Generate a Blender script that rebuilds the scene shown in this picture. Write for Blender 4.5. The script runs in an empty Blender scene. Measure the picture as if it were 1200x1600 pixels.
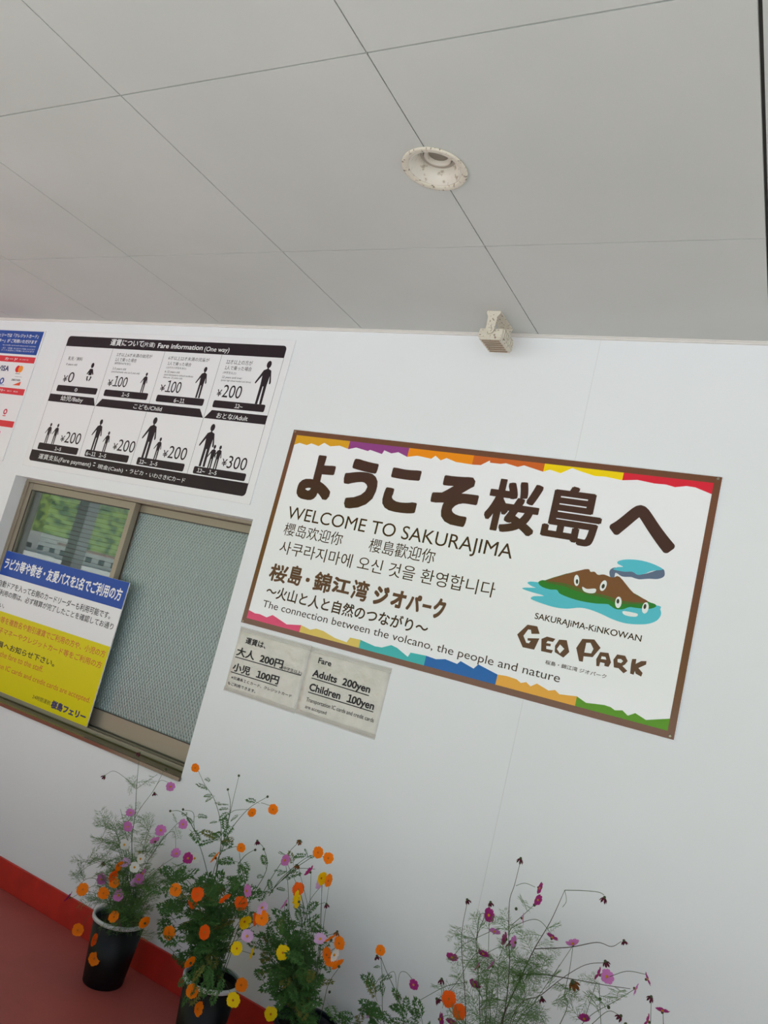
import bpy, bmesh, math, random
from mathutils import Vector, Matrix, Euler
random.seed(7)
SC = bpy.context.scene
COL = SC.collection
# ------------------------------------------------------------------ camera
YAW, PITCH, ROLL, FPX = -0.5141, 0.15162, 0.24761, 1206.7
CAM = Vector((0, -3, 1.713))
_f = Vector((math.sin(YAW)*math.cos(PITCH), math.cos(YAW)*math.cos(PITCH), math.sin(PITCH)))
_r = Vector((math.cos(YAW), -math.sin(YAW), 0)); _u = _r.cross(_f)
RR = math.cos(ROLL)*_r + math.sin(ROLL)*_u
UU = -math.sin(ROLL)*_r + math.cos(ROLL)*_u
cd = bpy.data.cameras.new('camera'); cam = bpy.data.objects.new('camera', cd); COL.objects.link(cam)
cd.sensor_fit = 'VERTICAL'; cd.sensor_height = 36; cd.lens = FPX/1600*36; cd.clip_end = 2000
M = Matrix((RR, UU, -_f)).transposed().to_4x4(); M.translation = CAM
cam.matrix_world = M
SC.camera = cam
# ------------------------------------------------------------------ sky, sun, exposure
wd = bpy.data.worlds.new('sky'); SC.world = wd; wd.use_nodes = True
nt = wd.node_tree; bg = nt.nodes['Background']
sky = nt.nodes.new('ShaderNodeTexSky'); sky.sky_type = 'NISHITA'; sky.sun_disc = False
SUN_EL, SUN_AZ = math.radians(56), math.radians(150)      # azimuth measured from +Y towards +X
sky.sun_elevation = SUN_EL; sky.sun_rotation = SUN_AZ; sky.air_density = 1.3; sky.dust_density = .6; sky.ozone_density = 4
nt.links.new(sky.outputs[0], bg.inputs[0]); bg.inputs[1].default_value = 0.065
sl = bpy.data.lights.new('sun', 'SUN'); sl.energy = 7.5; sl.angle = math.radians(0.6); sl.color = (1, .975, .93)
so = bpy.data.objects.new('sun', sl); COL.objects.link(so)
sdir = Vector((math.sin(SUN_AZ)*math.cos(SUN_EL), math.cos(SUN_AZ)*math.cos(SUN_EL), math.sin(SUN_EL)))
so.rotation_euler = sdir.to_track_quat('Z', 'Y').to_euler(); so.location = sdir*30
vs = SC.view_settings; vs.view_transform = 'Standard'; vs.look = 'None'; vs.gamma = 1; vs.use_curve_mapping = False
vs.exposure = .3
SC.cycles.max_bounces = 10; SC.cycles.diffuse_bounces = 6; SC.cycles.transparent_max_bounces = 12
# ------------------------------------------------------------------ helpers
def lin(c):
    return tuple((v/255/12.92 if v/255 <= .04045 else ((v/255+.055)/1.055)**2.4) for v in c) + (1,)
def mat(name, rgb, rough=.5, metal=0, coat=0, noise=None, bump=None, spec=.5):
    m = bpy.data.materials.new(name); m.use_nodes = True; n = m.node_tree; b = n.nodes['Principled BSDF']
    c = lin(rgb); b.inputs['Base Color'].default_value = c; b.inputs['Roughness'].default_value = rough
    b.inputs['Metallic'].default_value = metal; b.inputs['Coat Weight'].default_value = coat
    b.inputs['Coat Roughness'].default_value = .05; b.inputs['Specular IOR Level'].default_value = spec
    if noise or bump:
        tc = n.nodes.new('ShaderNodeTexCoord')
    if noise:                                       # (scale, rgb2, low, high)
        t = n.nodes.new('ShaderNodeTexNoise'); t.inputs['Scale'].default_value = noise[0]; t.inputs['Detail'].default_value = 6
        r = n.nodes.new('ShaderNodeValToRGB'); r.color_ramp.elements[0].position = noise[2]; r.color_ramp.elements[1].position = noise[3]
        r.color_ramp.elements[0].color = lin(noise[1]); r.color_ramp.elements[1].color = c
        n.links.new(tc.outputs['Object'], t.inputs['Vector']); n.links.new(t.outputs['Fac'], r.inputs[0]); n.links.new(r.outputs[0], b.inputs['Base Color'])
    if bump:                                        # (scale, strength)
        t = n.nodes.new('ShaderNodeTexNoise'); t.inputs['Scale'].default_value = bump[0]; t.inputs['Detail'].default_value = 4
        q = n.nodes.new('ShaderNodeBump'); q.inputs['Strength'].default_value = bump[1]; q.inputs['Distance'].default_value = .01
        n.links.new(tc.outputs['Object'], t.inputs['Vector']); n.links.new(t.outputs['Fac'], q.inputs['Height']); n.links.new(q.outputs[0], b.inputs['Normal'])
    return m
def tag(o, label=None, cat=None, group=None, kind=None):
    for k, v in (('label', label), ('category', cat), ('group', group), ('kind', kind)):
        if v: o[k] = v
    return o
def empty(name, loc=(0, 0, 0)):
    o = bpy.data.objects.new(name, None); o.empty_display_size = .05; o.location = loc; COL.objects.link(o); return o
def root_loc(p):
    v = Vector((0, 0, 0))
    while p is not None: v += Vector(p.location); p = p.parent
    return v
def link(name, me, m=None, parent=None, smooth=False):
    """link a mesh given in world metres as one object, kept in place under its parent"""
    if m is not None and not me.materials: me.materials.append(m)
    if smooth:
        for p in me.polygons: p.use_smooth = True
    o = bpy.data.objects.new(name, me); COL.objects.link(o)
    if parent is not None:
        o.parent = parent; o.location = -root_loc(parent)
    return o
class MB:
    def __init__(s): s.b = bmesh.new()
    def box(s, x0, x1, y0, y1, z0, z1, bev=0):
        g = bmesh.ops.create_cube(s.b, size=1)
        for v in g['verts']:
            v.co = Vector(((x0+x1)/2+v.co.x*(x1-x0), (y0+y1)/2+v.co.y*(y1-y0), (z0+z1)/2+v.co.z*(z1-z0)))
        if bev:
            e = list({e for v in g['verts'] for e in v.link_edges})
            bmesh.ops.bevel(s.b, geom=e, offset=bev, segments=1, affect='EDGES')
        return s
    def prism(s, pts, z0, z1):                     # xy outline pulled up from z0 to z1
        a = [s.b.verts.new((x, y, z0)) for x, y in pts]; c = [s.b.verts.new((x, y, z1)) for x, y in pts]
        s.b.faces.new(a); s.b.faces.new(c[::-1]); n = len(pts)
        for i in range(n): s.b.faces.new((a[i], c[i], c[(i+1) % n], a[(i+1) % n]))
        bmesh.ops.recalc_face_normals(s.b, faces=s.b.faces[:]); return s
    def slab(s, pts, y0, y1):                      # xz outline pulled from y0 to y1
        a = [s.b.verts.new((x, y0, z)) for x, z in pts]; c = [s.b.verts.new((x, y1, z)) for x, z in pts]
        s.b.faces.new(a); s.b.faces.new(c[::-1]); n = len(pts)
        for i in range(n): s.b.faces.new((a[i], c[i], c[(i+1) % n], a[(i+1) % n]))
        bmesh.ops.recalc_face_normals(s.b, faces=s.b.faces[:]); return s
    def lathe(s, prof, c=(0, 0, 0), n=40, close=False):
        R = []
        for r, z in prof: R.append([s.b.verts.new((c[0]+r*math.cos(2*math.pi*i/n), c[1]+r*math.sin(2*math.pi*i/n), c[2]+z)) for i in range(n)])
        if close: R.append(R[0])
        for A, B in zip(R, R[1:]):
            for i in range(n): s.b.faces.new((A[i], A[(i+1) % n], B[(i+1) % n], B[i]))
        if not close:
            if prof[0][0] > 1e-4: s.b.faces.new(R[0][::-1])
            if prof[-1][0] > 1e-4: s.b.faces.new(R[-1])
        return s
    def tube(s, P, r0, r1=None, n=5):
        r1 = r0 if r1 is None else r1; P = [Vector(p) for p in P]; R = []
        for i, p in enumerate(P):
            t = (P[min(i+1, len(P)-1)]-P[max(i-1, 0)]).normalized()
            a = t.cross(Vector((.3, .9, .2))).normalized(); b = t.cross(a); r = r0+(r1-r0)*i/(len(P)-1)
            R.append([s.b.verts.new(p+a*r*math.cos(2*math.pi*k/n)+b*r*math.sin(2*math.pi*k/n)) for k in range(n)])
        for A, B in zip(R, R[1:]):
            for k in range(n): s.b.faces.new((A[k], A[(k+1) % n], B[(k+1) % n], B[k]))
        s.b.faces.new(R[0][::-1]); s.b.faces.new(R[-1]); return s
    def mesh(s, name='m'):
        me = bpy.data.meshes.new(name); s.b.to_mesh(me); s.b.free(); return me
    def build(s, name, m, parent=None, smooth=False): return link(name, s.mesh(name), m, parent, smooth)
def flat(name, loops, y, m, parent, smooth_loops=False):
    """print lying on a wall-parallel surface: filled 2D outlines (x, z) at depth y"""
    c = bpy.data.curves.new(name, 'CURVE'); c.dimensions = '2D'; c.fill_mode = 'BOTH'
    for L in loops:
        if smooth_loops:
            n = len(L); q = []
            for i in range(n):
                p0, p1, p2, p3 = (Vector(L[(i+k-1) % n]) for k in range(4))
                for j in range(4):
                    t = j/4; q.append(.5*((2*p1)+(p2-p0)*t+(2*p0-5*p1+4*p2-p3)*t*t+(3*p1-p0-3*p2+p3)*t**3))
            L = [tuple(v) for v in q]
        s = c.splines.new('POLY'); s.points.add(len(L)-1); s.use_cyclic_u = True
        for p, v in zip(s.points, L): p.co = (v[0], v[1], 0, 1)
    o = bpy.data.objects.new(name, c); me = bpy.data.meshes.new_from_object(o); bpy.data.objects.remove(o); bpy.data.curves.remove(c)
    for v in me.vertices: v.co = (v.co.x, y, v.co.y)
    me.materials.clear()
    return link(name, me, m, parent)
def ink(s, bold=0):
    c = bpy.data.curves.new('t', 'FONT'); c.body = s; c.size = 1; c.resolution_u = 4; c.offset = bold; c.fill_mode = 'FRONT'
    if '1' in s:                                    # a figure one with its flag, set close to its neighbours
        c.body = s.replace('1', '１')
        for i, ch in enumerate(s):
            if ch == '1':
                c.body_format[i].kerning = -11
                if i: c.body_format[i-1].kerning += -11
    o = bpy.data.objects.new('t', c); me = bpy.data.meshes.new_from_object(o); bpy.data.objects.remove(o); bpy.data.curves.remove(c)
    return me
def ext(me):
    xs = [v.co.x for v in me.vertices]; ys = [v.co.y for v in me.vertices]; return min(xs), max(xs), min(ys), max(ys)
REF = {k: ext(ink(g)) for k, g in (('l', 'H'), ('c', '国'))}
def letter(item, y, mats, parent, name='lettering'):
    """item: text, left x, right x, top z, base z, mode, colour, boldness"""
    s, x0, x1, z1, z0, mode, colr, bold = item
    me = ink(s); a, b, c, d = ext(me)
    if mode in REF: c, d = REF[mode][2:]
    if bold > 0: a -= bold; b += bold; c -= bold; d += bold
    sx = (x1-x0)/(b-a); sy = (z1-z0)/(d-c)
    for v in me.vertices: v.co = (x0+(v.co.x-a)*sx, y, z0+(v.co.y-c)*sy)
    if bold > 0:                                    # heavier strokes: thin layers of the glyph, shifted by the stroke gain
        g = bmesh.new(); base = bmesh.new(); base.from_mesh(me); n = 24 if bold > .03 else 6
        for k in range(n):
            t = bpy.data.meshes.new('t'); base.to_mesh(t); q = 2*math.pi*(k+.5)/n
            ux, uz = math.cos(q), math.sin(q)
            if n == 24 and s != 'へ': e = max(abs(ux), abs(uz)); ux, uz = ux/e, uz/e
            for v in t.vertices: v.co += Vector((bold*sx*ux, -.00001*(k+1), bold*sy*uz))
            g.from_mesh(t); bpy.data.meshes.remove(t)
        g.from_mesh(me); g.to_mesh(me); g.free(); base.free()
    me.materials.clear()
    return link(name, me, mats[colr], parent)
def rrect(x0, x1, z0, z1, r, corners=(1, 1, 1, 1), n=5):   # corners: bl, br, tr, tl
    P = []
    for k, (cx, cz, a0) in enumerate(((x0+r, z0+r, 180), (x1-r, z0+r, 270), (x1-r, z1-r, 0), (x0+r, z1-r, 90))):
        if corners[k]:
            P += [(cx+r*math.cos(math.radians(a0+90*i/n)), cz+r*math.sin(math.radians(a0+90*i/n))) for i in range(n+1)]
        else: P.append(((x0, z0), (x1, z0), (x1, z1), (x0, z1))[k])
    return P
# ------------------------------------------------------------------ layout tables in metres (x along the wall, z above the floor)
SIGN_TEXT = [('よ', -2.1865, -1.995, 2.4609, 2.235, 'k', 'brown', 0.055), ('う', -1.9425, -1.7551, 2.4661, 2.2274, 'k', 'brown', 0.055), ('こ', -1.713, -1.5363, 2.4482, 2.2458, 'k', 'brown', 0.055), ('そ', -1.4771, -1.2571, 2.4487, 2.2284, 'k', 'brown', 0.055), ('桜', -1.2167, -0.9859, 2.4601, 2.2349, 'k', 'brown', 0.032), ('島', -0.9624, -0.7289, 2.4661, 2.231, 'k', 'brown', 0.025), ('へ', -0.6964, -0.4453, 2.4266, 2.2554, 'k', 'brown', 0.05), ('WELCOME TO SAKURAJIMA', -2.2018, -1.0558, 2.1912, 2.1316, 'l', 'brown', -0.012), ('櫻岛欢迎你', -2.1974, -1.8651, 2.108, 2.0493, 'c', 'brown', -0.003), ('櫻島歡迎你', -1.7208, -1.3914, 2.1082, 2.0489, 'c', 'brown', 0), ('사쿠라지마에 오신 것을 환영합니다', -2.1933, -1.0941, 2.0206, 1.9594, 'c', 'brown', 0), ('桜', -2.2132, -2.1103, 1.9083, 1.8237, 'k', 'logo', 0.03), ('島', -2.1007, -2.0262, 1.9199, 1.8277, 'k', 'logo', 0.03), ('・', -2.0027, -1.9812, 1.8756, 1.8561, 'k', 'logo', 0.045), ('錦', -1.9582, -1.863, 1.9161, 1.8242, 'k', 'logo', 0.03), ('江', -1.8557, -1.7609, 1.9079, 1.8384, 'k', 'logo', 0.045), ('湾', -1.7518, -1.6652, 1.9173, 1.8254, 'k', 'logo', 0.03), ('ジ', -1.6357, -1.5635, 1.9111, 1.8272, 'k', 'logo', 0.045), ('オ', -1.5476, -1.4771, 1.909, 1.8319, 'k', 'logo', 0.045), ('パ', -1.4697, -1.4041, 1.9062, 1.8352, 'k', 'logo', 0.045), ('ー', -1.395, -1.3534, 1.875, 1.8609, 'k', 'logo', 0.045), ('ク', -1.3429, -1.2898, 1.9132, 1.8268, 'k', 'logo', 0.045), ('〜火山と人と自然のつながり〜', -2.2027, -1.3446, 1.8023, 1.746, 'c', 'brown', 0.02), ('The connection between the volcano, the people and nature', -2.2028, -0.7623, 1.7289, 1.6965, 'l', 'brown', -0.012), ('SAKURAJiMA-KiNKOWAN', -0.9096, -0.4994, 1.9375, 1.9137, 'l', 'brown', 0.012), ('桜島・錦江湾 ジオパーク', -0.831, -0.5957, 1.7672, 1.7518, 'c', 'brown', 0.01)]
JAG_TOP = [(-2.2755, 2.4962), (-2.244, 2.5093), (-2.1991, 2.5018), (-2.1749, 2.5141), (-2.1302, 2.5043), (-2.1019, 2.5241), (-2.0635, 2.5102), (-2.0123, 2.5192), (-1.9582, 2.5073), (-1.9198, 2.5196), (-1.8521, 2.5095), (-1.8413, 2.5165), (-1.7741, 2.5032), (-1.7669, 2.5223), (-1.7265, 2.5119), (-1.6921, 2.5213), (-1.6423, 2.5043), (-1.5935, 2.5154), (-1.5209, 2.5092), (-1.5041, 2.5255), (-1.4738, 2.507), (-1.4485, 2.5208), (-1.3997, 2.5079), (-1.3207, 2.5053), (-1.2828, 2.5077), (-1.2429, 2.523), (-1.2462, 2.5327), (-1.1952, 2.5233), (-1.1723, 2.5288), (-1.1176, 2.5192), (-1.0915, 2.5289), (-1.0059, 2.5112), (-0.9794, 2.5237), (-0.9322, 2.5138), (-0.889, 2.541), (-0.8473, 2.5306), (-0.8112, 2.5234), (-0.7931, 2.5193), (-0.7511, 2.5219), (-0.6829, 2.5155), (-0.6271, 2.5244), (-0.5616, 2.5181), (-0.5183, 2.5194), (-0.486, 2.5134), (-0.4453, 2.523), (-0.4146, 2.522), (-0.353, 2.5036)]
JAG_BOTTOM = [(-2.2757, 1.6655), (-2.2328, 1.6574), (-2.2053, 1.6598), (-2.161, 1.6533), (-2.1321, 1.6707), (-2.1018, 1.6626), (-2.0418, 1.6455), (-1.9621, 1.6594), (-1.9103, 1.649), (-1.8815, 1.6607), (-1.8423, 1.6586), (-1.7738, 1.6418), (-1.7103, 1.6371), (-1.6989, 1.6607), (-1.6446, 1.6625), (-1.5697, 1.6515), (-1.5352, 1.6543), (-1.4942, 1.674), (-1.4639, 1.6687), (-1.406, 1.6439), (-1.3979, 1.6639), (-1.3256, 1.6679), (-1.2787, 1.6641), (-1.2381, 1.6737), (-1.1834, 1.6673), (-1.1712, 1.6819), (-1.1101, 1.6658), (-1.0946, 1.6867), (-1.009, 1.6668), (-0.9684, 1.6704), (-0.9278, 1.6678), (-0.908, 1.6584), (-0.888, 1.6667), (-0.868, 1.6551), (-0.8458, 1.6715), (-0.7957, 1.6569), (-0.7722, 1.6654), (-0.753, 1.6539), (-0.6891, 1.6639), (-0.6494, 1.6485), (-0.5835, 1.6579), (-0.5597, 1.6563), (-0.5426, 1.649), (-0.5169, 1.6559), (-0.4951, 1.6423), (-0.4714, 1.658), (-0.4312, 1.6441), (-0.3561, 1.6699)]
EMBLEM = {
 'G': [[(-0.9641, 1.8382), (-0.9311, 1.8847), (-0.8915, 1.8866), (-0.876, 1.86), (-0.908, 1.8529), (-0.9136, 1.8678), (-0.9249, 1.867), (-0.938, 1.8384), (-0.9211, 1.8144), (-0.9097, 1.8148), (-0.9052, 1.8252), (-0.9175, 1.8241), (-0.9196, 1.8331), (-0.8732, 1.8424), (-0.8843, 1.7952), (-0.9315, 1.7942)]],
 'E': [[(-0.8648, 1.8426), (-0.8452, 1.8559), (-0.8115, 1.8546), (-0.8185, 1.841), (-0.8395, 1.8401), (-0.8431, 1.831), (-0.8249, 1.8319), (-0.8244, 1.8221), (-0.8408, 1.8206), (-0.8383, 1.8091), (-0.8118, 1.8098), (-0.8146, 1.7971), (-0.8563, 1.7962)]],
 'O': [[(-0.8074, 1.8282), (-0.7966, 1.8552), (-0.7673, 1.8592), (-0.7487, 1.8174), (-0.7666, 1.7916), (-0.8035, 1.8046)], [(-0.7891, 1.8379), (-0.7699, 1.8249), (-0.783, 1.804), (-0.7981, 1.8184)]],
 'P': [[(-0.7261, 1.8388), (-0.7104, 1.8774), (-0.6661, 1.8847), (-0.6373, 1.8593), (-0.6595, 1.8185), (-0.6931, 1.8143), (-0.6915, 1.7934), (-0.7058, 1.7926)], [(-0.6931, 1.8662), (-0.6779, 1.8697), (-0.6622, 1.8498), (-0.6674, 1.831), (-0.6934, 1.8287)]],
 'A': [[(-0.6396, 1.7899), (-0.6447, 1.8151), (-0.6357, 1.8437), (-0.6052, 1.8471), (-0.5896, 1.8151), (-0.5953, 1.7969), (-0.6108, 1.7969), (-0.6118, 1.8071), (-0.6283, 1.8069), (-0.6293, 1.7908)], [(-0.6277, 1.8297), (-0.6133, 1.8305), (-0.6078, 1.8212), (-0.6282, 1.819)]],
 'R': [[(-0.5763, 1.8), (-0.5832, 1.8271), (-0.5736, 1.8493), (-0.5444, 1.8509), (-0.532, 1.834), (-0.5393, 1.8193), (-0.5471, 1.8122), (-0.5268, 1.799), (-0.5381, 1.7869), (-0.5602, 1.8012), (-0.5631, 1.8005)], [(-0.5689, 1.8331), (-0.5567, 1.836), (-0.548, 1.8302), (-0.5539, 1.821), (-0.5667, 1.8216)]],
 'K': [[(-0.5153, 1.7915), (-0.5186, 1.8269), (-0.518, 1.8452), (-0.5036, 1.8486), (-0.5027, 1.8307), (-0.4855, 1.8451), (-0.4675, 1.8494), (-0.4666, 1.8368), (-0.4904, 1.8182), (-0.4729, 1.8044), (-0.4752, 1.7901), (-0.4962, 1.7962), (-0.5005, 1.8054), (-0.5026, 1.7905)]],
 'sea': [[(-0.9674, 2.0462), (-0.9594, 2.0546), (-0.9283, 2.0582), (-0.8664, 2.0627), (-0.6418, 2.0326), (-0.4726, 2.0575), (-0.4543, 2.0445), (-0.4488, 2.0247), (-0.4598, 2.0015), (-0.4865, 1.9842), (-0.5223, 1.9744), (-0.5671, 1.9689), (-0.6145, 1.9737), (-0.6641, 1.9857), (-0.7083, 1.9928), (-0.7459, 1.9916), (-0.7924, 1.9781), (-0.8416, 1.974), (-0.8935, 1.9785), (-0.9352, 1.9853), (-0.9412, 1.9914), (-0.9299, 2.0005), (-0.8918, 2.0098), (-0.9416, 2.0141), (-0.9807, 2.0195), (-0.978, 2.0258), (-0.9317, 2.0348), (-0.9468, 2.0376)]],
 'green': [[(-0.9251, 2.0571), (-0.9134, 2.069), (-0.8862, 2.0759), (-0.7948, 2.1212), (-0.6573, 2.1111), (-0.5588, 2.0869), (-0.5015, 2.0654), (-0.4783, 2.0616), (-0.4708, 2.0558), (-0.4758, 2.0479), (-0.4965, 2.0384), (-0.5385, 2.0334), (-0.5636, 2.0314), (-0.5868, 2.018), (-0.612, 2.0144), (-0.6347, 2.0232), (-0.6458, 2.0263), (-0.6922, 2.0196), (-0.7459, 2.018), (-0.7905, 2.0217), (-0.8312, 2.0303), (-0.8462, 2.0424), (-0.8725, 2.039), (-0.9077, 2.0434)]],
 'mix': [[(-0.897, 2.0727), (-0.7561, 2.1418), (-0.7321, 2.1368), (-0.7165, 2.1396), (-0.7011, 2.1303), (-0.6791, 2.1355), (-0.6451, 2.1298), (-0.6203, 2.1372), (-0.5588, 2.0869), (-0.5015, 2.0654), (-0.5218, 2.0527), (-0.5609, 2.0437), (-0.6111, 2.0361), (-0.655, 2.0461), (-0.7196, 2.0485), (-0.7808, 2.0541), (-0.8212, 2.0619), (-0.8664, 2.0627)]],
 'brown': [[(-0.8862, 2.0759), (-0.7562, 2.1423), (-0.7321, 2.1368), (-0.7165, 2.1396), (-0.7011, 2.1303), (-0.6791, 2.1355), (-0.6451, 2.1298), (-0.6203, 2.1372), (-0.5588, 2.0869), (-0.5015, 2.0654), (-0.5424, 2.0539), (-0.6034, 2.0501), (-0.652, 2.0576), (-0.7218, 2.0591), (-0.7839, 2.0691), (-0.8237, 2.0737), (-0.8627, 2.0719)]],
 'smoke': [[(-0.653, 2.1295), (-0.6615, 2.1487), (-0.6559, 2.1635), (-0.6373, 2.1707), (-0.5846, 2.1684), (-0.5375, 2.1636), (-0.4776, 2.1945), (-0.4635, 2.1827), (-0.465, 2.1664), (-0.4853, 2.1546), (-0.5147, 2.1501), (-0.5462, 2.142), (-0.5642, 2.1424), (-0.5801, 2.1448), (-0.6105, 2.1407), (-0.6332, 2.1496), (-0.6393, 2.1484), (-0.64, 2.1308)]],
 'cloud': [[(-0.6488, 2.162), (-0.6351, 2.1728), (-0.6151, 2.1781), (-0.6371, 2.1861), (-0.6369, 2.1961), (-0.6128, 2.2069), (-0.5724, 2.213), (-0.5312, 2.2117), (-0.4943, 2.2038), (-0.4724, 2.1933), (-0.5103, 2.181), (-0.5329, 2.1661), (-0.5568, 2.1573), (-0.5788, 2.1651), (-0.6039, 2.1605), (-0.6247, 2.1599)]],
 'smile': [[(-0.7509, 2.0738), (-0.7318, 2.0687), (-0.6998, 2.0755), (-0.6989, 2.0603), (-0.7207, 2.0538), (-0.7434, 2.0587)]],
 'smile2': [[(-0.5851, 2.0093), (-0.5756, 2.0134), (-0.545, 2.014), (-0.5294, 2.0119), (-0.5325, 2.0017), (-0.5572, 1.9976), (-0.5782, 2.0001)]],
 'eye0': [[(-0.7674, 2.0957), (-0.7665, 2.0889), (-0.7667, 2.0827), (-0.7679, 2.0776), (-0.7701, 2.074), (-0.773, 2.0723), (-0.7763, 2.0728), (-0.7798, 2.0753), (-0.783, 2.0796), (-0.7856, 2.0853), (-0.7875, 2.0918), (-0.7884, 2.0986), (-0.7882, 2.1048), (-0.787, 2.11), (-0.7848, 2.1136), (-0.7819, 2.1152), (-0.7786, 2.1148), (-0.7751, 2.1122), (-0.7719, 2.1079), (-0.7693, 2.1022)]],
 'eye1': [[(-0.662, 2.0904), (-0.6637, 2.084), (-0.6664, 2.0785), (-0.6697, 2.0744), (-0.6734, 2.072), (-0.6771, 2.0717), (-0.6804, 2.0734), (-0.683, 2.0771), (-0.6847, 2.0822), (-0.6852, 2.0884), (-0.6846, 2.0951), (-0.6829, 2.1015), (-0.6802, 2.107), (-0.6769, 2.1111), (-0.6732, 2.1135), (-0.6695, 2.1138), (-0.6662, 2.112), (-0.6636, 2.1084), (-0.6619, 2.1032), (-0.6614, 2.097)]],
 'eye2': [[(-0.5946, 2.0422), (-0.5945, 2.0355), (-0.5955, 2.0293), (-0.5975, 2.0243), (-0.6005, 2.0208), (-0.6039, 2.0194), (-0.6077, 2.02), (-0.6112, 2.0227), (-0.6143, 2.0272), (-0.6167, 2.033), (-0.618, 2.0396), (-0.6181, 2.0463), (-0.6171, 2.0525), (-0.615, 2.0576), (-0.6121, 2.061), (-0.6086, 2.0624), (-0.6049, 2.0617), (-0.6013, 2.059), (-0.5982, 2.0546), (-0.5959, 2.0487)]],
 'eye3': [[(-0.4955, 2.0397), (-0.4962, 2.0332), (-0.4979, 2.0273), (-0.5005, 2.0226), (-0.5037, 2.0197), (-0.5072, 2.0187), (-0.5107, 2.0197), (-0.5138, 2.0228), (-0.5162, 2.0275), (-0.5178, 2.0335), (-0.5182, 2.0401), (-0.5176, 2.0467), (-0.5159, 2.0526), (-0.5133, 2.0573), (-0.51, 2.0602), (-0.5065, 2.0612), (-0.503, 2.0601), (-0.4999, 2.057), (-0.4975, 2.0523), (-0.496, 2.0463)]],
 'pupil0': [[(-0.7702, 2.0907), (-0.7699, 2.0878), (-0.77, 2.0851), (-0.7706, 2.0829), (-0.7717, 2.0814), (-0.7731, 2.0807), (-0.7746, 2.0808), (-0.7762, 2.0819), (-0.7777, 2.0837), (-0.7789, 2.0861), (-0.7797, 2.0889), (-0.7801, 2.0917), (-0.7799, 2.0944), (-0.7793, 2.0966), (-0.7782, 2.0982), (-0.7769, 2.0989), (-0.7753, 2.0987), (-0.7737, 2.0977), (-0.7722, 2.0959), (-0.771, 2.0934)]],
 'pupil1': [[(-0.6677, 2.0896), (-0.6684, 2.0868), (-0.6695, 2.0845), (-0.6711, 2.0827), (-0.6729, 2.0817), (-0.6747, 2.0815), (-0.6764, 2.0823), (-0.6778, 2.0838), (-0.6788, 2.086), (-0.6792, 2.0886), (-0.6791, 2.0915), (-0.6784, 2.0942), (-0.6772, 2.0966), (-0.6757, 2.0984), (-0.6739, 2.0994), (-0.6721, 2.0995), (-0.6704, 2.0988), (-0.669, 2.0972), (-0.668, 2.095), (-0.6676, 2.0924)]],
 'pupil2': [[(-0.6035, 2.0453), (-0.6034, 2.0425), (-0.6039, 2.0399), (-0.6048, 2.0378), (-0.6061, 2.0364), (-0.6076, 2.0358), (-0.6092, 2.036), (-0.6108, 2.0372), (-0.6121, 2.039), (-0.6131, 2.0414), (-0.6137, 2.0441), (-0.6137, 2.0469), (-0.6133, 2.0495), (-0.6123, 2.0516), (-0.6111, 2.053), (-0.6095, 2.0536), (-0.6079, 2.0534), (-0.6064, 2.0523), (-0.605, 2.0504), (-0.604, 2.048)]],
 'pupil3': [[(-0.5043, 2.0446), (-0.5046, 2.0417), (-0.5053, 2.0392), (-0.5065, 2.0371), (-0.5079, 2.0358), (-0.5094, 2.0354), (-0.5109, 2.0358), (-0.5123, 2.0372), (-0.5133, 2.0393), (-0.514, 2.0419), (-0.5142, 2.0448), (-0.5139, 2.0477), (-0.5132, 2.0503), (-0.512, 2.0523), (-0.5106, 2.0536), (-0.5091, 2.0541), (-0.5076, 2.0536), (-0.5062, 2.0522), (-0.5052, 2.0501), (-0.5045, 2.0475)]],
}
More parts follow.
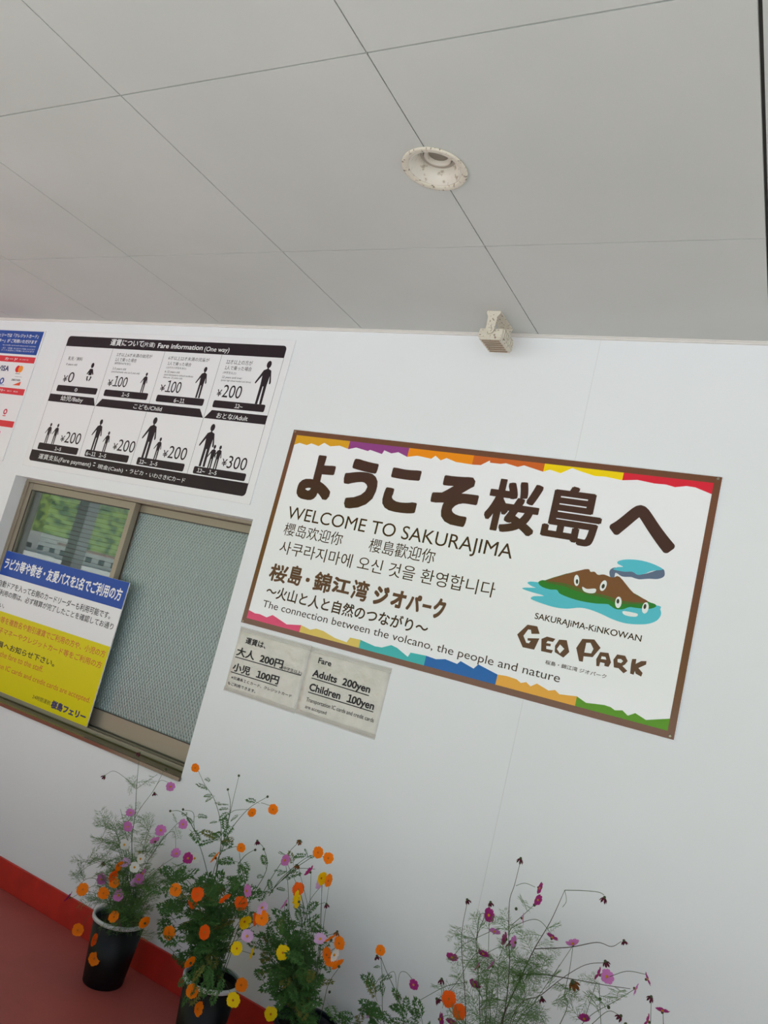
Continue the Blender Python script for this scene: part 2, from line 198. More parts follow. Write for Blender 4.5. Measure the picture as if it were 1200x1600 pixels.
FARE_TEXT = [('運賃について', -3.7922, -3.5174, 3.0062, 2.9651, 'c', 'white', 0.02), ('(片道)', -3.5204, -3.4232, 2.9973, 2.9687, 'c', 'white', 0.01), ('Fare information', -3.3991, -3.0551, 2.9958, 2.9661, 'l', 'white', 0.02), ('(One way)', -3.0411, -2.8625, 2.9885, 2.9622, 'l', 'white', 0.01), ('乳児／無料', -4.1213, -3.9908, 2.8788, 2.8555, 'c', 'k', 0), ('0 years old', -4.1219, -4.023, 2.8361, 2.8228, 'l', 'k', 0), ('¥', -4.108, -4.0697, 2.7551, 2.7136, 'l', 'k', 0.01), ('0', -4.064, -4.0142, 2.7801, 2.7137, 'k', 'k', -0.005), ('1才以上6才未満の幼児が', -3.7107, -3.4178, 2.9218, 2.9002, 'c', 'k', 0), ('1人で乗った場合', -3.7087, -3.5317, 2.8914, 2.8692, 'c', 'k', 0), ('(就学前の6才を含む)', -3.705, -3.5701, 2.8636, 2.8501, 'c', 'k', 0), ('1-5 years old', -3.7078, -3.5959, 2.8303, 2.8168, 'l', 'k', 0), ('(and preschooler who are 6 years old)', -3.7091, -3.4761, 2.8093, 2.7985, 'l', 'k', 0), ('¥', -3.7104, -3.6708, 2.7519, 2.7128, 'l', 'k', 0.01), ('100', -3.6655, -3.5516, 2.7791, 2.7132, 'k', 'k', -0.005), ('0', -3.972, -3.9487, 2.6805, 2.6595, 'l', 'white', 0.01), ('1~5', -3.5658, -3.5049, 2.6806, 2.6579, 'l', 'white', 0.01), ('幼児/Baby', -4.0709, -3.8709, 2.626, 2.5945, 'c', 'white', 0.01), ('こども/Child', -3.4422, -3.2212, 2.6214, 2.5918, 'c', 'white', 0.01), ('おとな/Adult', -2.8189, -2.6072, 2.6203, 2.5894, 'c', 'white', 0.01), ('6才以上12才未満の児童が', -3.2883, -2.9824, 2.9205, 2.8992, 'c', 'k', 0), ('1人で乗った場合', -3.2817, -3.1029, 2.8871, 2.8667, 'c', 'k', 0), ('(12才の小学生を含む)', -3.2835, -3.1318, 2.8585, 2.8472, 'c', 'k', 0), ('6-11 years old', -3.2849, -3.1727, 2.8342, 2.8223, 'l', 'k', 0), ('(and elementary school students', -3.2831, -3.0642, 2.8152, 2.8047, 'l', 'k', 0), ('who are 12 years old)', -3.2851, -3.1393, 2.7988, 2.789, 'l', 'k', 0), ('¥', -3.2828, -3.2457, 2.7476, 2.7107, 'l', 'k', 0.01), ('100', -3.2404, -3.1276, 2.7775, 2.7074, 'k', 'k', -0.005), ('6~11', -3.1514, -3.0717, 2.6766, 2.6534, 'l', 'white', 0.01), ('12才以上の方が', -2.8606, -2.6795, 2.9202, 2.8952, 'c', 'k', 0), ('1人で乗った場合', -2.8592, -2.6738, 2.8855, 2.8627, 'c', 'k', 0), ('(中学生以上)', -2.8606, -2.7706, 2.8529, 2.8394, 'c', 'k', 0), ('12 years and over', -2.8597, -2.7211, 2.8265, 2.8151, 'l', 'k', 0), ('(junior high school student and above)', -2.8597, -2.6548, 2.8076, 2.7982, 'l', 'k', 0), ('¥', -2.8623, -2.8302, 2.7478, 2.7101, 'l', 'k', 0.01), ('200', -2.8246, -2.6968, 2.7782, 2.7071, 'k', 'k', -0.005), ('12~', -2.7162, -2.6629, 2.6769, 2.6549, 'l', 'white', 0.01), ('¥', -3.9592, -3.9224, 2.3793, 2.3424, 'l', 'k', 0.01), ('200', -3.9206, -3.7863, 2.408, 2.3393, 'k', 'k', -0.005), ('¥', -3.5062, -3.4721, 2.3777, 2.3409, 'l', 'k', 0.01), ('200', -3.4704, -3.3362, 2.4055, 2.3375, 'k', 'k', -0.005), ('¥', -3.1156, -3.0803, 2.3783, 2.3399, 'l', 'k', 0.01), ('200', -3.0778, -2.946, 2.4082, 2.3385, 'k', 'k', -0.005), ('¥', -2.6946, -2.6604, 2.3764, 2.3394, 'l', 'k', 0.01), ('300', -2.6566, -2.5311, 2.3983, 2.3314, 'k', 'k', -0.005), ('1~5', -3.9812, -3.9236, 2.3055, 2.285, 'l', 'white', 0.01), ('6~11  1~5', -3.7039, -3.5368, 2.3077, 2.2852, 'l', 'white', 0.01), ('12~  1~5', -3.2702, -3.132, 2.3067, 2.2847, 'l', 'white', 0.01), ('12~  1~5', -2.8432, -2.7077, 2.3075, 2.2859, 'l', 'white', 0.01), ('運賃支払(Fare payment)', -4.0985, -3.636, 2.2505, 2.2189, 'c', 'white', 0.005), ('：', -3.6189, -3.6001, 2.2504, 2.229, 'k', 'white', 0.01), ('現金(Cash)', -3.5783, -3.3716, 2.2439, 2.2189, 'c', 'white', 0.005), ('・ラピカ・', -3.349, -3.1857, 2.2467, 2.2209, 'c', 'white', 0.005), ('いわさきICカード', -3.1653, -2.904, 2.2446, 2.218, 'c', 'white', 0.005)]
FARE_BARS = [[(-4.1369, 2.6907), (-3.7856, 2.693), (-3.776, 2.6518), (-4.1337, 2.6517)], [(-3.7153, 2.6897), (-3.361, 2.6916), (-3.3569, 2.6501), (-3.7118, 2.6498)], [(-3.2888, 2.6885), (-2.9362, 2.6883), (-2.9339, 2.6481), (-3.2872, 2.6479)], [(-2.8687, 2.6867), (-2.5181, 2.6884), (-2.517, 2.6469), (-2.8652, 2.6476)], [(-4.1357, 2.318), (-3.7823, 2.3196), (-3.7763, 2.2775), (-4.1284, 2.2757)], [(-3.7141, 2.3177), (-3.3604, 2.3208), (-3.3562, 2.278), (-3.7115, 2.2769)], [(-3.29, 2.3195), (-2.9385, 2.321), (-2.9362, 2.2774), (-3.2862, 2.2768)], [(-2.8696, 2.3161), (-2.5177, 2.3186), (-2.5148, 2.2773), (-2.8675, 2.2773)]]
FARE_PEOPLE = [((-3.4244, 2.8128), (-3.4134, 2.6911)), ((-2.9997, 2.8716), (-2.9835, 2.6902)), ((-2.5759, 2.9293), (-2.5654, 2.6879)), ((-4.088, 2.4481), (-4.0747, 2.3195)), ((-4.0223, 2.4486), (-4.0108, 2.3194)), ((-3.6687, 2.5086), (-3.6554, 2.3189)), ((-3.5775, 2.4425), (-3.5659, 2.319)), ((-3.2519, 2.559), (-3.2398, 2.3149)), ((-3.1686, 2.4465), (-3.1588, 2.3188)), ((-2.831, 2.558), (-2.8149, 2.32)), ((-2.7793, 2.4452), (-2.7639, 2.3145)), ((-2.7389, 2.4456), (-2.7262, 2.3171))]
NOTICE_TEXT = [('ラピカ等や敬老・友愛パスを1名でご利用の方', -4.2111, -3.1948, 1.6006, 1.534, 'c', 'white', 0.03), ('自動ドアを入って右側のカードリーダーも利用可能です。', -4.205, -3.2315, 1.4639, 1.4268, 'c', 'k', 0.008), ('ご利用の際は、必ず精算が完了したことを確認してお通り', -4.205, -3.1881, 1.4114, 1.3776, 'c', 'k', 0.008), ('下さい。', -4.205, -4.0908, 1.3369, 1.3099, 'c', 'k', 0.008), ('ラピカ等を複数名や割引運賃でご利用の方や、小児の方', -4.205, -3.1867, 1.2626, 1.227, 'c', 'red', 0.008), ('ICや電子マネーやクレジットカード等をご利用の方', -4.205, -3.1886, 1.2015, 1.1674, 'c', 'red', 0.008), ('改札職員へお知らせ下さい。', -4.205, -3.5363, 1.1272, 1.0922, 'c', 'k', 0.018), ('Please pay the fare to the staff.', -4.205, -3.613, 1.077, 1.0454, 'l', 'red', 0), ('Transportation IC cards and credit cards are accepted.', -4.205, -3.1947, 1.0098, 0.982, 'l', 'red', 0), ('24時間運航', -3.6273, -3.4757, 0.9172, 0.8945, 'c', 'k', 0), ('桜島フェリー', -3.4681, -3.1906, 0.926, 0.8859, 'c', 'navy', 0.05)]
NOTE_TEXT = [('運賃は、', -2.2482, -2.1282, 1.5403, 1.5105, 'c', 'k', 0.02), ('大人  200円', -2.2823, -2.0085, 1.4861, 1.4462, 'c', 'k', 0.03), ('(中学生以上)', -2.0091, -1.8989, 1.4605, 1.4457, 'c', 'k', 0.01), ('小児  100円', -2.2804, -2.0092, 1.4119, 1.3735, 'c', 'k', 0.03), ('※交通系ＩＣカード、クレジットカード', -2.2737, -1.9209, 1.351, 1.3371, 'c', 'k', 0.01), ('もご利用できます。', -2.2845, -2.1177, 1.3216, 1.3073, 'c', 'k', 0.01), ('Fare', -1.8316, -1.7624, 1.5421, 1.517, 'l', 'k', 0.02), ('Adults  200yen', -1.8441, -1.544, 1.4864, 1.4547, 'l', 'k', 0.03), ('Children  100yen', -1.8425, -1.507, 1.4247, 1.3922, 'l', 'k', 0.03), ('Transportation IC cards and credit cards', -1.8421, -1.4932, 1.3612, 1.3439, 'l', 'k', 0), ('are accepted', -1.8384, -1.7259, 1.3288, 1.3142, 'l', 'k', 0)]
NOTE_LINES = [(-2.2831, 1.4384, -1.901, 1.4433), (-2.2844, 1.367, -2.0097, 1.368), (-1.8432, 1.4467, -1.5437, 1.4446), (-1.8426, 1.3838, -1.5053, 1.3852)]
CARD_TEXT = [('ェリーでは「クレジットカード」', -4.8757, -4.4673, 3.0124, 2.9858, 'c', 'white', 0.02), ('ネー」が ご利用いただけます', -4.8562, -4.4653, 2.9733, 2.9477, 'c', 'white', 0.02), ('VISA', -4.768, -4.6537, 2.7878, 2.7512, 'l', 'navy', 0.03), ('DISCOVER', -4.59, -4.5031, 2.703, 2.6907, 'l', 'k', 0.02)]
# ------------------------------------------------------------------ materials
m_wall = mat('white_wall_paint', (235, 240, 243), .45, noise=(1.6, (232, 237, 240), .3, .7), bump=(220, .03))
m_ceil = mat('grey_ceiling_board', (202, 206, 203), .75, noise=(1.3, (196, 201, 197), .35, .65), bump=(400, .05))
m_gap = mat('joint_dark', (70, 69, 66), .9)
m_trim = mat('trim_white', (222, 221, 216), .4)
m_floor = mat('red_floor_paint', (172, 82, 74), .62, noise=(5, (162, 78, 71), .3, .7), bump=(60, .08))
m_base = mat('red_baseboard_paint', (204, 44, 34), .5, noise=(9, (180, 38, 30), .3, .6))
m_alu = mat('bronze_aluminium', (158, 149, 132), .4, metal=.3)
m_alu_d = mat('bronze_aluminium_gasket', (60, 55, 50), .5)
m_sill = mat('bronze_sill', (112, 100, 84), .12, metal=.55)
m_plaza = mat('plaza_concrete', (206, 208, 207), .85, noise=(.6, (192, 194, 193), .3, .7))
m_white = mat('weathered_white_metal', (214, 209, 194), .5, noise=(95, (128, 114, 94), .34, .42))
m_cream = mat('ivory_metal', (222, 219, 208), .35, noise=(60, (178, 170, 152), .3, .4))
m_lens = mat('frosted_lens', (140, 134, 122), .45)
m_black = mat('black_plastic', (9, 9, 12), .42, spec=.3)
m_bluep = mat('dark_blue_plastic', (14, 20, 38), .42)
m_rim = mat('white_rim', (205, 210, 210), .4)
m_soil = mat('potting_soil', (48, 38, 28), .95)
m_room = mat('office_paint', (190, 190, 185), .8)
m_blind = mat('blind_slat', (178, 188, 190), .5)
m_screw = mat('screw_head', (160, 150, 130), .35, metal=.8)
GL = dict(rough=.16, coat=.0, spec=.6)
P = {'k': mat('print_black', (34, 30, 34), .3, spec=.25), 'white': mat('print_white', (238, 240, 242), .25),
     'brown': mat('print_brown', (66, 32, 16), .17, spec=.5), 'logo': mat('print_logo_brown', (98, 62, 46), .17, spec=.5), 'red': mat('print_red', (205, 84, 18), .3),
     'navy': mat('print_navy', (24, 44, 104), .3)}

# ------------------------------------------------------------------ setting
wall = tag(empty('wall_back'), kind='structure')
WX0, WX1, WZ0, WZ1 = -4.257, -2.403, .822, 2.097
b = MB(); b.box(-15, WX0, 0, .2, 0, 3.2); b.box(WX1, -.8882, 0, .2, 0, 3.2); b.box(WX0, WX1, 0, .2, WZ1, 3.2); b.box(WX0, WX1, 0, .2, 0, WZ0)
b.build('wall_panel', m_wall, wall)
MB().box(-.8866, 9.5, 0, .2, 0, 3.2).build('wall_panel', m_wall, wall)
MB().box(-.8885, -.8863, .0012, .19, 0, 3.2).build('joint_filler', mat('wall_joint', (214, 215, 214), .7), wall)
tag(MB().box(-15, 9.5, -.012, 0, 0, .131, .002).build('baseboard_back', m_base), kind='structure')
tag(MB().box(-15, 6.0, -2.4, .2, -.15, 0).box(-15, -5.5, -5.6, -2.4, -.15, 0).build('floor', m_floor), kind='structure')
tag(MB().box(-5.5, 6.0, -5.6, -2.4, -.15, -.004).box(6.0, 9.5, -5.6, .2, -.15, -.004).build('pavement', m_plaza), kind='structure')  # unseen pale paving, its tone and extent set for bounced light
tag(MB().box(-15, 9.5, -.009, -.0005, 3.107, 3.119).box(-15, 9.5, -.014, -.0005, 3.1145, 3.119).build('trim_1', m_trim), kind='structure')
# ceiling of square boards with open joints; two are cut out round for the downlight
ceil = tag(empty('ceiling', (0, 0, 3.119)), kind='structure')
LX, LY, LR = -1.166, -1.153, .083
xs = [-.249-.9045*k for k in range(16, -1, -1)]; xs[-2] = -1.159; xs[-3] = -2.0576; xs[-4] = -2.961
xs = xs + [-.249+.9045*k for k in range(1, 11)]
ys = [0, -.712]+[-.712-.905*k for k in range(1, 5)]
for i in range(len(xs)-1):
    for j in range(5):
        g0 = .0048 if abs(xs[i]+.249) < .01 else .0021; g1 = .0048 if abs(xs[i+1]+.249) < .01 else .0021
        x0, x1, y1, y0 = xs[i]+g0, xs[i+1]-g1, ys[j]-.0027, ys[j+1]+.0027
        if j == 0: y1 = -.0005
        pts = [(x0, y0), (x1, y0), (x1, y1), (x0, y1)]
        if j == 1 and abs(xs[i+1]+1.159) < .01:
            a0 = math.asin(1)*0; th = math.acos((x1-LX)/LR)
            arc = [(LX+LR*math.cos(a), LY+LR*math.sin(a)) for a in [-th-(2*math.pi-2*th)*k/20 for k in range(21)]]
            pts = [(x0, y0), (x1, y0)] + arc + [(x1, y1), (x0, y1)]
        if j == 1 and abs(xs[i]+1.159) < .01:
            th = math.acos((x0-LX)/LR)
            arc = [(LX+LR*math.cos(a), LY+LR*math.sin(a)) for a in [th-2*th*k/20 for k in range(21)]]
            pts = [(x0, y0), (x1, y0), (x1, y1), (x0, y1)] + arc
        MB().prism(pts, 3.119, 3.131).build('ceiling_panel', m_ceil, ceil)
bk = MB()
for (a, c, d, e) in ((-15, LX-.09, -4.34, 0), (LX+.09, 8.8, -4.34, 0), (LX-.09, LX+.09, LY+.09, 0), (LX-.09, LX+.09, -4.34, LY-.09)): bk.box(a, c, d, e, 3.1312, 3.14)
bk.build('backing_board', m_gap, ceil)
tag(MB().box(-15.1, 8.9, -4.45, .2, 3.26, 3.5).box(-15.1, 8.9, -4.45, -4.34, 3.08, 3.26).build('canopy_roof', m_trim), kind='structure')
tag(MB().box(-400, 300, -500, -5.6, -.5, -.12).box(-400, -15, -5.6, 60, -.5, -.12).box(9.5, 300, -5.6, 60, -.5, -.12).build('ground', m_plaza), kind='structure')
# office behind the window
r = MB(); r.box(-6.2, -.5, 3.2, 3.3, 0, 2.9); r.box(-4.45, -6.2, .2, 3.3, 0, 2.9); r.box(-.5, -.4, .2, 3.3, 0, 2.9); r.box(-4.45, -.4, .2, 3.3, 2.9, 3.0); r.box(-4.45, -.4, .2, 3.3, -.1, 0)
tag(r.build('wall_office', m_room), kind='structure')

ol = tag(empty('office_fill_light', (-3.2, 1.7, 2.83)), 'added fill light in the unseen office, shaped as a flat ceiling panel', 'ceiling light')  # unseen glowing panel, added to brighten the blind behind the glass
MB().box(-3.85, -2.55, 1.55, 1.85, 2.83, 2.885, .005).build('housing', m_cream, ol)
em_ = bpy.data.materials.new('fill_glow'); em_.use_nodes = True; em_.node_tree.nodes['Principled BSDF'].inputs['Emission Color'].default_value = (1, .98, .94, 1); em_.node_tree.nodes['Principled BSDF'].inputs['Emission Strength'].default_value = 5
MB().box(-3.8, -2.6, 1.58, 1.82, 2.822, 2.83).build('fill_panel', em_, ol)
# ------------------------------------------------------------------ sliding window
def glass_mat(name, pattern):
    m = bpy.data.materials.new(name); m.use_nodes = True; n = m.node_tree; n.nodes.clear(); N = n.nodes.new; K = n.links.new
    out = N('ShaderNodeOutputMaterial'); gl = N('ShaderNodeBsdfGlossy'); tr = N('ShaderNodeBsdfTransparent'); mx = N('ShaderNodeMixShader'); fr = N('ShaderNodeFresnel')
    gl.inputs['Color'].default_value = (1, 1, 1, 1)
    K(fr.outputs[0], mx.inputs[0]); K(gl.outputs[0], mx.inputs[2])
    ior = 2.1 if pattern else 2.1; ge = N('ShaderNodeNewGeometry'); mr_ = N('ShaderNodeMapRange')   # the slab's back face sees the inverse index
    mr_.inputs['To Min'].default_value = ior; mr_.inputs['To Max'].default_value = 1/ior; K(ge.outputs['Backfacing'], mr_.inputs['Value']); K(mr_.outputs[0], fr.inputs['IOR'])
    if not pattern:
        fr.inputs['IOR'].default_value = 1.75; gl.inputs['Roughness'].default_value = .004
        tr.inputs['Color'].default_value = (.82, .88, .86, 1); K(tr.outputs[0], mx.inputs[1])
    else:
        fr.inputs['IOR'].default_value = 1.6; gl.inputs['Roughness'].default_value = .05
        df = N('ShaderNodeBsdfDiffuse'); df.inputs['Color'].default_value = lin((184, 204, 203)); tl = N('ShaderNodeBsdfTranslucent'); tl.inputs['Color'].default_value = lin((190, 215, 212))
        m1 = N('ShaderNodeMixShader'); m1.inputs[0].default_value = .35; K(df.outputs[0], m1.inputs[1]); K(tl.outputs[0], m1.inputs[2])
        m2 = N('ShaderNodeMixShader'); m2.inputs[0].default_value = .25; tr.inputs['Color'].default_value = (.75, .85, .84, 1)
        K(m1.outputs[0], m2.inputs[1]); K(tr.outputs[0], m2.inputs[2]); K(m2.outputs[0], mx.inputs[1])
        tc = N('ShaderNodeTexCoord'); w = []
        for ang in (32, -32):
            mp = N('ShaderNodeMapping'); mp.inputs['Rotation'].default_value = (0, math.radians(ang), 0)
            wv = N('ShaderNodeTexWave'); wv.wave_type = 'BANDS'; wv.bands_direction = 'X'; wv.inputs['Scale'].default_value = 19; wv.inputs['Distortion'].default_value = .4; wv.inputs['Detail'].default_value = 1
            K(tc.outputs['Object'], mp.inputs[0]); K(mp.outputs[0], wv.inputs['Vector']); w.append(wv)
        ad = N('ShaderNodeMath'); ad.operation = 'MULTIPLY'; K(w[0].outputs['Fac'], ad.inputs[0]); K(w[1].outputs['Fac'], ad.inputs[1])
        bp = N('ShaderNodeBump'); bp.inputs['Strength'].default_value = 1; bp.inputs['Distance'].default_value = .004; K(ad.outputs[0], bp.inputs['Height'])
        for s_ in (gl, df, fr): K(bp.outputs[0], s_.inputs['Normal'])
    K(mx.outputs[0], out.inputs[0]); return m
win = tag(empty('window_1', (WX0, 0, WZ0)), kind='structure')
f = MB(); f.box(WX0, WX1, .08, .2, WZ1-.016, WZ1, .001)
f.box(WX0, WX0+.026, .08, .2, .838, WZ1-.016, .001); f.box(WX1-.026, WX1, .08, .2, .838, WZ1-.016, .001)
f.box(WX0, WX0+.012, .078, .2, .838, WZ1-.016); f.box(WX0, WX1, .2, .21, .822, .86)
f.build('window_frame', m_alu, win)
s = MB(); s.box(WX0, WX1, -.006, .08, .826, .838, .001); s.box(WX0-.004, WX1+.004, -.014, -.0005, .819, .838, .002); s.box(WX0, WX1, .08, .2, .826, .842)
s.build('window_sill', m_sill, win)
t = MB(); t.box(WX0+.012, WX1-.012, .0795, .088, .842, .862, .001); t.box(WX0+.026, WX1-.026, .088, .2, .842, .85); t.box(WX0+.026, WX1-.026, .108, .112, .85, .866); t.box(WX0+.026, WX1-.026, .146, .15, .85, .866)
t.build('track_rail', m_alu, win)
def sash(x0, x1, y0, y1, gm, rs, glabel):
    q = MB(); q.box(x0, x0+.034, y0, y1, .868, 2.079, .001); q.box(x1-rs, x1, y0, y1, .868, 2.079, .001)
    q.box(x0+.034, x1-rs, y0+.002, y1-.002, 2.038, 2.079, .001); q.box(x0+.034, x1-rs, y0+.002, y1-.002, .868, .956, .001)
    o = q.build('sash', m_alu, win)
    g = MB().box(x0+.036, x1-rs-.002, (y0+y1)/2-.0025, (y0+y1)/2+.0025, .954, 2.04).build('pane', gm, o); g['label'] = glabel
    k = MB(); w_ = .004
    k.box(x0+.034, x1-rs, y0+.0, y0+.004, 2.034, 2.0385); k.box(x0+.034, x1-rs, y0+.0, y0+.004, .9555, .960); k.box(x0+.0335, x0+.038, y0, y0+.004, .956, 2.038)
    k.build('gasket', m_alu_d, o); return o
sash(-4.231, -3.305, .0905, .13, glass_mat('clear_glass', False), .034, 'clear glass pane reflecting green trees')
sash(-3.345, -2.429, .135, .165, glass_mat('figured_glass', True), .03, 'figured glass pane with a fine diamond pattern')
# venetian blind behind both panes
bl = tag(empty('venetian_blind', (-3.33, .26, 2.05)), 'pale grey horizontal slat blind hanging behind the sliding window glass', 'blind')
MB().box(-4.2, -2.45, .235, .275, 2.02, 2.06, .002).build('headrail', m_blind, bl)
k = MB()
me = None
z = 2.005
q = MB(); q.box(-.873, .873, -.0125, .0125, -.0004, .0004); sm = q.mesh('slat'); sm.materials.append(m_blind)
while z > .87:
    o = bpy.data.objects.new('slat', sm); COL.objects.link(o); o.parent = bl; o.location = Vector((-3.325, .255, z))-Vector(bl.location); o.rotation_euler = (math.radians(66), 0, 0); z -= .027
for x in (-4.0, -3.33, -2.65): MB().box(x-.001, x+.001, .2405, .2415, .86, 2.02).build('ladder_cord', m_blind, bl)

# ------------------------------------------------------------------ welcome sign
SX0, SX1, SZ0, SZ1 = -2.300, -.3265, 1.600, 2.574
sg = tag(empty('welcome_sign', (-1.313, 0, 1.6)), 'large white welcome sign with brown frame, torn colour strips and brown lettering', 'sign')
m_sw = mat('sign_white_print', (246, 249, 252), .15, spec=.75)
m_fr = mat('sign_brown_border', (112, 66, 36), .17, spec=.65)
MB().box(SX0, SX1, -.010, -.001, SZ0, SZ1, .001).build('board', m_sw, sg)
bo = .027
flat('border', [[(SX0+.0015, SZ0+.0015), (SX1-.0015, SZ0+.0015), (SX1-.0015, SZ1-.0015), (SX0+.0015, SZ1-.0015)], [(SX0+bo, SZ0+bo), (SX1-bo, SZ0+bo), (SX1-bo, SZ1-bo), (SX0+bo, SZ1-bo)]], -.0104, m_fr, sg)
def strips(jag, splits, zedge, cols):
    jag = sorted(jag); jag[0] = (SX0+bo, jag[0][1]); jag[-1] = (SX1-bo, jag[-1][1])
    def zat(x):
        for a, c in zip(jag, jag[1:]):
            if a[0] <= x <= c[0]: return a[1]+(c[1]-a[1])*(x-a[0])/(c[0]-a[0]+1e-9)
    X = [SX0+bo]+splits+[SX1-bo]
    for k, c in enumerate(cols):
        L = [(X[k], zat(X[k]+1e-5))]+[p for p in jag if X[k]+.002 < p[0] < X[k+1]-.002]+[(X[k+1], zat(X[k+1]-1e-5)), (X[k+1], zedge), (X[k], zedge)]
        flat('colour_strip', [L], -.0104, mat('strip_%d' % c[0], c[:3], .17, spec=.35), sg)['label'] = c[3] if len(c) > 3 else 'colour strip'
def cs(*c): return c
strips(JAG_TOP, [-1.961, -1.642, -1.323, -1.005, -.6838], SZ1-bo, [(226, 168, 30, 'golden yellow strip'), (150, 66, 140, 'purple strip'), (247, 150, 8, 'orange strip'), (212, 104, 36, 'rust orange strip'), (252, 222, 0, 'bright yellow strip'), (226, 36, 58, 'red strip')])
strips(JAG_BOTTOM, [-1.964, -1.645, -1.325, -1.007, -.6871], SZ0+bo, [(232, 76, 120, 'pink strip'), (230, 204, 100, 'sand yellow strip'), (62, 188, 188, 'turquoise strip'), (18, 104, 182, 'blue strip'), (240, 176, 62, 'amber strip'), (92, 156, 16, 'green strip')])
for it in SIGN_TEXT: letter(it, -.0106, P, sg)
E_ = EMBLEM
ems = {'sea': (84, 198, 216), 'green': (30, 128, 36), 'mix': (78, 104, 34), 'brown': (124, 74, 36), 'smoke': (96, 112, 140), 'cloud': (84, 198, 216), 'eye': (240, 246, 244), 'smile': (240, 246, 244), 'pupil': (52, 50, 34)}
emm = {k: mat('emblem_'+k, v, .17, spec=.65) for k, v in ems.items()}
em = link('emblem', bpy.data.meshes.new('emblem'), None, sg)
bpy.data.objects.remove(em)
em = None
names = {'sea': 'emblem_sea', 'green': 'emblem_forest', 'mix': 'emblem_slope', 'brown': 'emblem_mountain', 'smoke': 'emblem_smoke', 'cloud': 'emblem_cloud', 'eye': 'emblem_eye', 'smile': 'emblem_mouth', 'pupil': 'emblem_pupil'}
lay = {'sea': 0, 'green': 1, 'mix': 2, 'brown': 3, 'smoke': 1, 'cloud': 2, 'eye': 4, 'smile': 4, 'pupil': 5}
for k, L in E_.items():
    kk = k.rstrip('0123456789')
    if kk in names: flat(names[kk], L, -.0106-.0003*lay[kk], emm[kk], sg, True)
    else: flat('logo_letter', L, -.0106, P['logo'], sg)
for x, zz in ((-2.2865, 2.5625), (-2.2865, 1.6085), (-.341, 2.5645), (-.342, 1.6035+.008)):
    b = MB(); b.b = b.b; bmesh.ops.create_cone(b.b, cap_ends=True, segments=14, radius1=.0062, radius2=.0045, depth=.0035, matrix=Matrix.Translation((x, -.012, zz)) @ Matrix.Rotation(math.pi/2, 4, 'X'))
    b.build('screw', m_screw, sg)

# ------------------------------------------------------------------ fare board
FX0, FX1, FZ0, FZ1 = -4.224, -2.444, 2.165, 3.048
fb = tag(empty('fare_board', (-3.334, 0, 2.165)), 'white fare information board with black bands and people pictograms above the window', 'sign')
m_fb = mat('fare_board_white', (238, 240, 243), .22); KF = mat('fare_board_black', (44, 34, 40), .3, spec=.25)
MB().box(FX0, FX1, -.006, -.0008, FZ0, FZ1, .0008).build('board', m_fb, fb)
yf = -.0064; hx0, hx1 = -4.180, -2.4865
flat('heading_band', [rrect(hx0, hx1, 2.9470, 3.0145, .022, (0, 0, 1, 1))], yf, KF, fb)
flat('bottom_band', [rrect(hx0, hx1, 2.2008, 2.2700, .022, (1, 1, 0, 0))], yf, KF, fb)
for q in FARE_BARS:
    x0 = min(p[0] for p in q)+.001; x1 = max(p[0] for p in q)-.001; z0 = (q[2][1]+q[3][1])/2; z1 = (q[0][1]+q[1][1])/2
    flat('age_bar', [rrect(x0, x1, z0, z1, .009)], yf, KF, fb)
ZT, ZB = 2.6315, 2.583
for L in ([(hx0, ZT), (-3.785, ZT), (-3.757, ZB), (hx0, ZB)], [(-3.713, ZT), (-2.947, ZT), (-2.908, ZB), (-3.752, ZB)], [(-2.862, ZT), (hx1, ZT), (hx1, ZB), (-2.901, ZB)]): flat('group_band', [L], yf, KF, fb)
for x in (-4.179, -3.7555, -3.330, -2.9045, -2.4872): flat('rule_line', [[(x-.0009, 2.27), (x+.0009, 2.27), (x+.0009, 2.947), (x-.0009, 2.947)]], -.0062, KF, fb)
def person(xh, zt, xf, zf, link_arm=None):
    H = zt-zf; s = H; k = lambda x, z: (xf+x*s+(0.0)*(z), zf+z*s)
    hd = [(xf+.0*s+.062*s*math.cos(a), zf+.90*s+.085*s*math.sin(a)) for a in [i*math.pi/8 for i in range(16)]]
    bd = [k(-.018, .84), k(-.02, .80), k(-.10, .765), k(-.24, .50), k(-.25, .46), k(-.22, .455), k(-.10, .64), k(-.085, .44), k(-.088, 0), k(-.025, 0), k(-.012, .40), k(.012, .40), k(.025, 0), k(.088, 0), k(.085, .44), k(.10, .64), k(.135, .46), k(.165, .46), k(.175, .50), k(.10, .765), k(.02, .80), k(.018, .84)]
    return [hd], [bd]
for (xh, zt), (xf, zf) in FARE_PEOPLE:
    xm = (xh+xf)/2+.002
    h, bd = person(xm, zt+.002, xm, zf)
    flat('pictogram_head', h, -.0062, KF, fb); flat('pictogram_body', bd, -.0061, KF, fb)
cx, cz = -3.884, 2.832
flat('pictogram_head', [[(cx+.0125*math.cos(a), cz+.017*math.sin(a)) for a in [i*math.pi/8 for i in range(16)]]], yf, KF, fb)
flat('pictogram_body', [[(cx-.012, cz-.022), (cx+.012, cz-.022), (cx+.03, cz-.055), (cx+.022, cz-.06), (cx+.014, cz-.045), (cx+.014, cz-.062), (cx-.014, cz-.062), (cx-.014, cz-.045), (cx-.022, cz-.06), (cx-.03, cz-.055)]], yf, KF, fb)
for sx in (-1, 1): flat('pictogram_leg', [[(cx+sx*.008, cz-.068), (cx+sx*.022, cz-.072), (cx+sx*.018, cz-.09), (cx+sx*.008, cz-.102), (cx+sx*.003, cz-.095), (cx+sx*.010, cz-.082)]], yf, KF, fb)
PF = dict(P); PF['k'] = KF
for it in FARE_TEXT: letter(it, -.0066 if it[6] == 'white' else yf, PF, fb)

